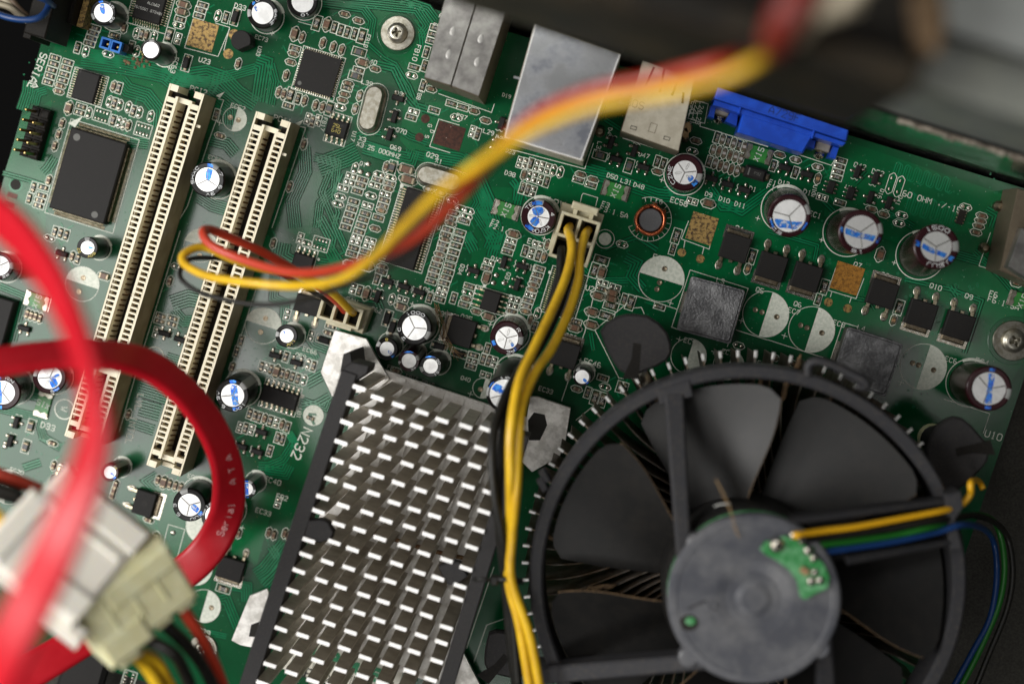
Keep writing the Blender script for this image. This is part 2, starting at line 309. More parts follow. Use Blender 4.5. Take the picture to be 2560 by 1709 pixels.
# ---------------------------------------------------------------- lettering: a plotter alphabet on a 4 x 6 grid
GL = {'A': '00 03 26 43 40;02 42', 'B': '00 06 36 45 44 33 03;33 42 41 30 00', 'C': '45 36 16 05 01 10 30 41', 'D': '00 06 26 44 42 20 00',
 'E': '46 06 00 40;03 33', 'F': '46 06 00;03 33', 'G': '45 36 16 05 01 10 30 41 43 23', 'H': '00 06;40 46;03 43', 'I': '10 30;20 26;16 36',
 'J': '01 10 20 31 36', 'K': '00 06;46 03 40', 'L': '06 00 40', 'M': '00 06 23 46 40', 'N': '00 06 40 46', 'O': '10 01 05 16 36 45 41 30 10',
 'P': '00 06 36 45 44 33 03', 'Q': '10 01 05 16 36 45 41 30 10;22 40', 'R': '00 06 36 45 44 33 03;23 40', 'S': '01 10 30 41 42 33 13 04 05 16 36 45',
 'T': '06 46;26 20', 'U': '06 01 10 30 41 46', 'V': '06 20 46', 'W': '06 10 23 30 46', 'X': '00 46;06 40', 'Y': '06 23 46;23 20', 'Z': '06 46 00 40',
 '0': '10 01 05 16 36 45 41 30 10', '1': '15 26 20;10 30', '2': '05 16 36 45 44 00 40', '3': '05 16 36 45 44 33 13;33 42 41 30 10 01',
 '4': '30 36 02 42', '5': '46 06 03 33 42 41 30 10 01', '6': '36 16 05 01 10 30 41 42 33 03', '7': '06 46 10', '8': '13 04 05 16 36 45 44 33 13 02 01 10 30 41 42 33',
 '9': '43 13 04 05 16 36 45 41 30 10', '+': '23 21;12 32', ':': '24 24.4;21 21.4', '.': '20 20.4', '/': '00 46', '-': '13 33', '%': '00 46;05 15;31 41',
 '~': '00 10 01 05 16 36 45 41 30 40', 'e': '02 42 43 34 14 03 01 10 30', 'r': '00 04;03 14 34', 'i': '20 24;25 25.4', 'a': '14 34 43 40 10 01 12 42', 'l': '10 20 26',
 'u': '04 01 10 30 41 44 40', 'F ': ''}
def text_strokes(txt):
    out = []; x = 0.0
    for ch in txt:
        for st in (GL.get(ch, '')).split(';'):
            if st: out.append([(x+float(p[0]), float(p[1:])) for p in st.split()])
        x += 5.6
    return out, x-1.6
def text(mb, txt, org, h, ax, m, z=0.008, wd=None, mirror=False, center=False):
    """org = lower-left corner of the line in the plane, h = letter height, ax = angle of the line"""
    st, L = text_strokes(txt); k = h/6.0; co, si = math.cos(ax), math.sin(ax); wd = wd or h*0.13
    for s_ in st:
        pts = []
        for (a, b) in s_:
            a = a-(L/2 if center else 0); b = b-(3 if center else 0)
            pts.append((org[0]+k*(a*co-b*si), org[1]+k*(a*si+b*co)))
        mb.ribbon(pts, wd, z, m)
# ================================================================ the motherboard
def uv(p): return p.dot(U), p.dot(V)
def at(u, v, z=0.0): return U*u + V*v + Vector((0, 0, z))
U0 = uv(W(109, 87))[0]; U1 = uv(W(2492, 1148))[0]; V0 = uv(W(2122, 338))[1]; V1 = 13.5
board = bpy.data.objects.new('motherboard', None); scn.collection.objects.link(board)
board['label'] = 'green printed circuit board crowded with soldered chips, capacitors and two cream slots'; board['category'] = 'circuit board'
mb = MB(); c4 = [at(U0, V0), at(U1, V0), at(U1, V1), at(U0, V1)]
mb.prism([(p.x, p.y) for p in c4], -0.16, 0.0, 'board_edge', 'board_green'); mb.build('substrate', board)
SILK = MB(); HOLE = MB(); PADM = MB()
def S2(v): return (v[0], v[1])
# ---- copper areas that show as slightly raised, slightly paler fields, and the tracks
COP = MB(); GAPM = MB(); zc = [0.0016]
def pour(t, pts, m='pour_green'):
    zc[0] += 0.00005; q = [S2(T(t, x, y)) for x, y in pts]
    COP.prism(q, 0.0, zc[0], m)
pour('x', [(560, 560), (700, 600), (640, 800), (520, 770)]); pour('x', [(1010, 260), (1180, 250), (1200, 400), (1080, 440), (1000, 350)])
pour('x', [(1100, 460), (1290, 470), (1310, 640), (1180, 900), (1110, 880), (1180, 640)]); pour('x', [(1340, 430), (1600, 480), (1640, 720), (1500, 700), (1400, 560)])
pour('x', [(1660, 540), (2260, 700), (2190, 930), (1620, 760)]); pour('x', [(2080, 340), (2550, 500), (2560, 900), (2440, 1100), (2280, 1000), (2330, 640), (2060, 540)])
pour('x', [(1800, 480), (2060, 560), (2020, 660), (1760, 590)]); pour('x', [(150, 90), (440, 190), (420, 260), (110, 170)]); pour('x', [(56, 290), (130, 250), (110, 640), (12, 640), (12, 430)])
pour('x', [(350, 1180), (560, 1240), (520, 1500), (330, 1420)]); pour('x', [(560, 1180), (700, 1200), (640, 1420), (540, 1400)]); pour('x', [(740, 930), (850, 960), (800, 1060), (700, 1010)])
pour('x', [(930, 20), (1080, 60), (1040, 230), (960, 140)]); pour('x', [(700, 420), (830, 430), (770, 600), (680, 560)])
ntr = [0]
def tracks(t, pts, n=1, gap=0.045, wd=0.017, m='trace_green', h=0.0042):
    """a bundle of n parallel tracks along pts (plan points of tile t)"""
    P = [Vector(S2(T(t, x, y))) for x, y in pts]; k = len(P)
    for i in range(n):
        off = (i-(n-1)/2)*gap; out = []
        for j in range(k):
            a = P[j-1] if j else None; b = P[j+1] if j < k-1 else None
            d1 = (P[j]-a).normalized() if a is not None else (b-P[j]).normalized(); d2 = (b-P[j]).normalized() if b is not None else d1
            tt = (d1+d2).normalized(); nn = Vector((-tt.y, tt.x)); c = max(0.5, nn.dot(Vector((-d1.y, d1.x))))
            out.append(P[j]+nn*off/c)
        ntr[0] += 1; COP.track(out, wd, h+(ntr[0] % 97)*1.2e-5, m)
        if n > 1:
            for sgn in ((-1, 1) if i == 0 else (1,)):
                gp = []
                for j in range(k):
                    a = P[j-1] if j else None; b = P[j+1] if j < k-1 else None
                    d1 = (P[j]-a).normalized() if a is not None else (b-P[j]).normalized(); d2 = (b-P[j]).normalized() if b is not None else d1
                    tt = (d1+d2).normalized(); nn = Vector((-tt.y, tt.x)); c = max(0.5, nn.dot(Vector((-d1.y, d1.x)))); gp.append(P[j]+nn*(off+sgn*gap/2)/c)
                GAPM.ribbon(gp, 0.019, 0.0032+(ntr[0] % 89)*1.1e-5, 'gap_green')
TR = '''a|560,400 850,440 1140,500 1230,575 1400,600 1500,680 1600,760 1600,860|9
a|620,380 720,400 1200,540 1500,600|5
a|1130,440 1280,520 1420,500 1540,540 1640,640 1761,720|6
a|1300,560 1440,560 1761,470|5
a|830,560 880,620 1010,660 1090,760 1080,880|6
a|200,560 190,640 150,760|5
a|320,620 260,640 240,720|4
a|380,1080 330,1160 300,1190|4
a|700,940 760,960 1020,990|5
a|1440,960 1560,990 1620,1060|5
a|1400,1090 1500,1120 1560,1160|5
a|1370,1350 1460,1410 1560,1440|6
a|20,1190 200,1240 350,1290|2
e|1180,520 1300,480 1400,500|6
e|1190,560 1260,640 1330,640|5
e|1140,900 1240,930 1300,960|6
e|950,1100 1180,1170|6
e|960,1230 1100,1270|6
e|880,1330 1060,1390|4
e|0,400 170,470 90,780|3
e|130,1130 330,1180|3
e|0,1240 260,1300 300,1440 420,1510|4
b|0,420 60,440 20,700|6
b|100,440 130,560 100,720|4
b|450,20 740,60 800,140 780,260|4
b|480,0 840,30 1110,60 1190,180 1130,260|5
b|300,150 640,220 770,300 880,400 960,440 1060,600 1120,760|2
b|780,430 950,470 1040,660 1100,730 1260,780|3
b|1000,0 1180,60 1240,140|4
b|1100,180 1140,230 1150,330|3
b|690,940 800,900 860,910|3
b|740,1010 900,1060 1060,1100 1080,1040|6
b|430,1150 620,1080 700,1040|8
b|330,1000 340,1180 250,1380 270,1568|6
b|400,1080 560,1120 540,1300 440,1400 420,1568|4
b|1000,900 1060,940 1180,980|3
b|1420,1100 1480,1130 1600,1400 1640,1568|6
b|1160,1060 1400,1100 1520,1160|6
m|130,320 20,600 150,900 320,1300|3
m|260,360 160,620 220,840 170,1000 320,1330|2
m|580,60 800,110 1100,180|5
m|1150,130 1400,200|4
m|0,900 140,1160 110,1300 180,1460|4
f|180,100 160,200 260,260|7
f|130,310 120,480 200,520 190,700 250,780|4
f|420,120 500,140 620,330 600,420|5
f|330,200 420,250 540,270 580,380|6
f|1330,30 1450,60 1500,160|4
f|1580,0 1640,120 1620,200|4
f|340,720 400,800 560,860|4
f|320,1060 430,1000 470,980|2
f|310,1180 480,1240 500,1190|3
f|220,1400 270,1480 250,1568|3
f|700,480 830,490 860,560|3
n|90,80 260,520 200,620 350,860|6
n|130,50 330,560 420,830|5
n|240,560 380,760 360,900|4
n|80,900 170,1040|4
n|330,860 430,940 360,1100|5
n|520,880 460,1100|4
n|700,280 740,380 700,560|3
n|880,880 1000,960 1040,1100|3
c|500,1180 660,1220 1000,1340 1200,1360|5
c|540,1150 640,1180|3
c|1340,1340 1580,1450 1761,1320|4
c|1360,1290 1450,1420 1600,1430|4
c|1050,1320 1130,1300|4
c|0,1240 40,1290 30,1380|3
c|640,820 760,900|2
d|600,1260 680,1180|2
d|820,1470 900,1500 1000,1560|3
d|1500,1440 1570,1480 1540,1568|3
d|380,1380 460,1460|2
g|640,140 860,60 1000,150|2
g|780,200 860,240 820,330 900,420|4
g|620,360 800,360|3
g|540,720 560,840|2
g|350,150 560,350|3
h|0,20 340,120 320,220|2
h|940,350 1250,420 1470,500 1350,860|2
h|1420,160 1600,330 1761,520|3
h|1290,180 1500,240|4
h|580,480 700,500 740,560|2
i|160,80 280,40|3
i|720,740 900,560 1000,480|5
i|1080,120 1000,170 1060,230|3
i|1560,880 1700,900 1700,1000|5
i|1480,1000 1560,980 1640,1180|4
i|1290,1180 1560,1240|3
j|60,100 200,120 230,60|5
j|0,820 60,780 200,600|6
j|60,900 200,760|5
j|100,620 150,700|3
l|0,400 80,440|3
g|1480,20 1600,60|2
h|1250,400 1300,470|2
p|30,1490 160,1490 330,1420 470,1200 400,1080|4
p|560,760 740,730 900,640|3
p|620,500 800,400|3
p|260,0 420,60 700,120 740,190|4'''
for ln in TR.split('\n'):
    t, p, n = ln.split('|'); pts = [tuple(map(float, q.split(','))) for q in p.split()]
    g_ = 0.052+0.018*random.random(); tracks(t, pts, int(n), gap=g_, wd=g_*0.5)
# serpentine antenna-like tracks by the board edge
def serp(t, x, y, n, step, h, up=1):
    pts = []; ex = Vector((math.cos(A), math.sin(A))); ey = Vector((-math.sin(A), math.cos(A))); o = Vector(S2(T(t, x, y)))
    for i in range(n):
        s = 1 if i % 2 == 0 else -1
        for q in range(9):
            a = math.pi*(1-q/8); pts.append(o+ex*(step*(i+0.5)+step/2*math.cos(a))+ey*s*(h/2+step/2*math.sin(a)))
    pts = [o-ey*h]+pts; COP.track(pts, 0.022, 0.004, 'trace_green'); COP.track([p+Vector((0.045, -0.03)) for p in pts], 0.012, 0.0034, 'trace_green')
serp('d', 870, 1160, 12, 0.115, 0.22); serp('d', 960, 1390, 10, 0.12, 0.36)
for x, y in ((550, 1030), (622, 1050), (697, 1070), (770, 1095), (1425, 1310), (1500, 1335)):
    q = rect(S2(T('d', x, y)), 0.15, 0.15, A); COP.prism(q, 0, 0.004, 'pour_green')
# ---- vias
VIA = MB()
def via(p, r=0.022):
    VIA.ribbon(circle(p, r*0.75, 8, closed=True), r*0.5, 0.0055, 'trace_green', True)
    VIA.add([(p[0]+r*0.5*math.cos(k*math.pi/3), p[1]+r*0.5*math.sin(k*math.pi/3), 0.0052) for k in range(6)], [(0, 1, 2, 3, 4, 5)], 'socket_dark')
def vias(t, x0, y0, x1, y1, n, r=0.022):
    for _ in range(n): via(S2(T(t, random.uniform(x0, x1), random.uniform(y0, y1))), r)
for a_ in (('x', 60, 120, 540, 560, 150), ('x', 560, 280, 780, 860, 110), ('x', 640, 20, 1150, 420, 130), ('x', 1120, 480, 1320, 900, 90), ('x', 60, 700, 600, 1250, 120),
           ('x', 1480, 420, 2100, 800, 90), ('x', 2050, 360, 2530, 560, 40), ('x', 350, 1200, 700, 1560, 90), ('x', 600, 860, 760, 1150, 40), ('x', 1430, 560, 1600, 760, 40)): vias(*a_)
for a_ in (('x', 60, 120, 1300, 900, 420, .018), ('x', 1300, 420, 2500, 900, 260, .02)): vias(*a_)
for a_ in (('h', 930, 380, 1480, 560, 34, 0.035), ('h', 640, 230, 930, 400, 10, 0.035), ('h', 880, 760, 1240, 1240, 26, 0.035), ('h', 60, 120, 440, 300, 16, 0.033), ('g', 1620, 520, 1700, 640, 6, 0.03),
           ('d', 100, 1460, 900, 1560, 10, 0.03), ('h', 1100, 560, 1200, 760, 8, 0.035)): vias(*a_)
# ================================================================ small soldered parts: one mesh of each kind, shared by its copies
PROTO = {}
def chip_mesh(L, w_, h, body, term, code=None, cm='print_white', ter=0.30):
    m = MB(); m.box((0, 0, 0.008), (L*(1-2*ter), w_, h), body, ch=0.004)
    for s in (-1, 1):
        m.box((s*L*(0.5-ter/2), 0, 0.006), (L*ter, w_*1.02, h*1.04), term, ch=0.008)
        x0, x1 = s*L*0.5, s*(L*0.5+0.034); y = w_*0.52; zz = h*0.72
        vs = [(x0, -y, 0.004), (x1, -y*0.9, 0.004), (x1, y*0.9, 0.004), (x0, y, 0.004), (x0, -y*0.9, zz), (x0, y*0.9, zz), ((x0+x1)/2, -y*.7, zz*.35), ((x0+x1)/2, y*.7, zz*.35)]
        fs = [(0, 1, 6, 4), (1, 2, 7, 6), (2, 3, 5, 7), (4, 6, 7, 5)]
        if s < 0: fs = [f[::-1] for f in fs]
        m.add(vs, fs, 'solder', True)
    if code: text(m, code, (0, 0), w_*0.48, 0.0, cm, z=h+0.0095, wd=w_*0.07, center=True)
    return m
for i, c_ in enumerate(('102', '0', '220', '472', '331')): PROTO['R%d' % i] = chip_mesh(0.165, 0.082, 0.045, 'resistor_black', 'solder_dull', c_).mesh('chip_resistor')
for i, c_ in enumerate(('2R2', '102')): PROTO['Q%d' % i] = chip_mesh(0.22, 0.125, 0.055, 'resistor_black', 'solder_dull', c_).mesh('chip_resistor')
PROTO['C'] = chip_mesh(0.165, 0.085, 0.07, 'ceramic_brown', 'solder_dull').mesh('ceramic_capacitor')
PROTO['T'] = chip_mesh(0.165, 0.085, 0.07, 'ceramic_tan', 'solder_dull').mesh('ceramic_capacitor')
PROTO['X'] = chip_mesh(0.165, 0.085, 0.07, 'ceramic_white', 'solder_dull').mesh('ceramic_capacitor')
PROTO['K'] = chip_mesh(0.23, 0.135, 0.10, 'ceramic_brown', 'solder_dull', ter=0.22).mesh('ceramic_capacitor')
PROTO['J'] = chip_mesh(0.32, 0.165, 0.11, 'ceramic_brown', 'solder_dull', ter=0.22).mesh('ceramic_capacitor')
PROTO['G'] = chip_mesh(0.20, 0.12, 0.09, 'ferrite_grey', 'solder_dull', ter=0.2).mesh('ferrite_bead')
m = MB(); m.box((0, 0, 0.02), (0.26, 0.14, 0.10), 'chip_black', ch=0.02)
for s in (-1, 1): m.box((s*0.15, 0, 0.004), (0.07, 0.08, 0.03), 'solder_dull', ch=0.01)
PROTO['B'] = m.mesh('diode')
m = MB(); m.box((0, 0, 0.02), (0.29, 0.13, 0.10), 'chip_black', ch=0.022)
for x, y in ((-0.095, -0.12), (0.095, -0.12), (0, 0.12)):
    m.box((x, y*0.85, 0.02), (0.045, 0.09, 0.02), 'solder_dull'); m.dome((x, y*1.08, 0.004), 0.044, 0.05, 0.045, 'solder')
PROTO['S'] = m.mesh('transistor')
m = MB(); m.box((0, 0, 0.02), (0.30, 0.17, 0.10), 'chip_black', ch=0.022)
for y in (-0.135, 0.135):
    for x in (-0.1, 0, 0.1): m.dome((x, y, 0.004), 0.028, 0.042, 0.035, 'solder'); m.box((x, y*0.8, 0.015), (0.03, 0.06, 0.02), 'lead_metal')
PROTO['Z'] = m.mesh('transistor')
m = MB(); m.dome((0, 0, 0.002), 0.052, 0.052, 0.034, 'solder'); PROTO['pad'] = m.mesh('solder_pad')
m = MB(); m.dome((0, 0, 0.002), 0.030, 0.045, 0.025, 'solder'); PROTO['netpad'] = m.mesh('solder_pad')
m = MB(); m.dome((0, 0, 0.002), 0.066, 0.066, 0.05, 'solder'); PROTO['bigpad'] = m.mesh('solder_pad')
m = MB(); m.box((0, 0, 0.006), (0.34, 0.15, 0.06), 'resistor_black', ch=0.006)
for k in range(4):
    for s in (-1, 1): m.box((-0.12+0.08*k, s*0.085, 0.004), (0.045, 0.04, 0.055), 'solder_dull', ch=0.01)
PROTO['N'] = m.mesh('resistor_network')
NAMES = {'R': 'chip_resistor', 'Q': 'chip_resistor', 'C': 'ceramic_capacitor', 'T': 'ceramic_capacitor', 'X': 'ceramic_capacitor', 'K': 'ceramic_capacitor', 'J': 'ceramic_capacitor',
         'G': 'ferrite_bead', 'B': 'diode', 'S': 'transistor', 'Z': 'transistor', 'N': 'resistor_network'}
SZ = {'R': (0.275, 0.145), 'Q': (0.36, 0.2), 'C': (0.285, 0.15), 'T': (0.285, 0.15), 'X': (0.285, 0.15), 'K': (0.37, 0.21), 'J': (0.47, 0.25), 'G': (0.34, 0.2), 'B': (0.4, 0.2), 'P': (0.265, 0.145), 'O': (0.285, 0.155), 'N': (0.4, 0.28)}
SW = 0.015
def srect(c, wd, hg, rz, w2=SW): SILK.ribbon(rect(c, wd, hg, rz), w2, 0.0080+random.random()*0.0006, 'silk_white', True)
def soval(c, wd, hg, rz, cut=0.4, w2=SW):
    k = hg*cut; x, y = wd/2, hg/2; co, si = math.cos(rz), math.sin(rz)
    q = [(-x+k, -y), (x-k, -y), (x, -y+k), (x, y-k), (x-k, y), (-x+k, y), (-x, y-k), (-x, -y+k)]
    SILK.ribbon([(c[0]+a*co-b*si, c[1]+a*si+b*co) for a, b in q], w2, 0.0080+random.random()*0.0006, 'silk_white', True)
padcount = [0]
def pad(p, kind='pad', rz=0.0): padcount[0] += 1; put('solder_pad', PROTO[kind], board, (p[0], p[1], 0), rz)
def stub(p, d, rz):
    """the short escape track and via beside a part's end"""
    if random.random() < 0.55: return
    dr = Vector((math.cos(rz), math.sin(rz)))*d; q = Vector(p[:2])+dr*0.05; a = random.choice((-45, 0, 45)); ln = random.uniform(0.06, 0.2)
    d2 = Matrix.Rotation(math.radians(a), 2) @ dr; e = q+d2*ln; ntr[0] += 1
    COP.track([Vector(p[:2]), q, e], 0.024, 0.0035+(ntr[0] % 97)*1.2e-5, 'trace_green'); via(e, 0.024)
def comp(code, p, o, lab=None):
    k = code[0]; rz = ang(o); d = Vector((math.cos(rz), math.sin(rz)))
    if k in 'PO':
        for s in (-1, 1): pad(Vector(S2(p))+d*0.068*s)
        (srect if k == 'P' else soval)(S2(p), *SZ[k], rz)
        if k == 'P': SILK.ribbon([Vector(S2(p))+Vector((-d.y, d.x))*0.06, Vector(S2(p))-Vector((-d.y, d.x))*0.06], 0.02, 0.0079, 'silk_white')
        return None
    key = k
    if k == 'R': key = 'R%d' % random.choice((0, 0, 1, 2, 3, 4))
    if k == 'Q': key = 'Q%d' % random.choice((0, 1))
    jit = random.uniform(-0.03, 0.03); pos = (p[0]+random.uniform(-.004, .004), p[1]+random.uniform(-.004, .004), 0.0)
    o_ = put(NAMES[k], PROTO[key], board, pos, rz+jit, label=lab)
    if k in 'RQB': srect(S2(p), *SZ[k], rz)
    elif k in 'CTXKJ': soval(S2(p), *SZ[k], rz)
    elif k == 'G': srect(S2(p), *SZ[k], rz)
    elif k == 'S':
        n_ = Vector((-d.y, d.x)); q = Vector(S2(p))
        SILK.ribbon([q-d*0.17+n_*0.1, q-d*0.19+n_*0.05, q-d*0.16, q-d*0.19-n_*0.05, q-d*0.17-n_*0.08], SW, 0.0082, 'silk_white')
    if k not in 'SZ':
        for s in (-1, 1): stub(Vector(S2(p))+d*s*SZ.get(k, (0.3, 0))[0]*0.45, s, rz)
    return o_
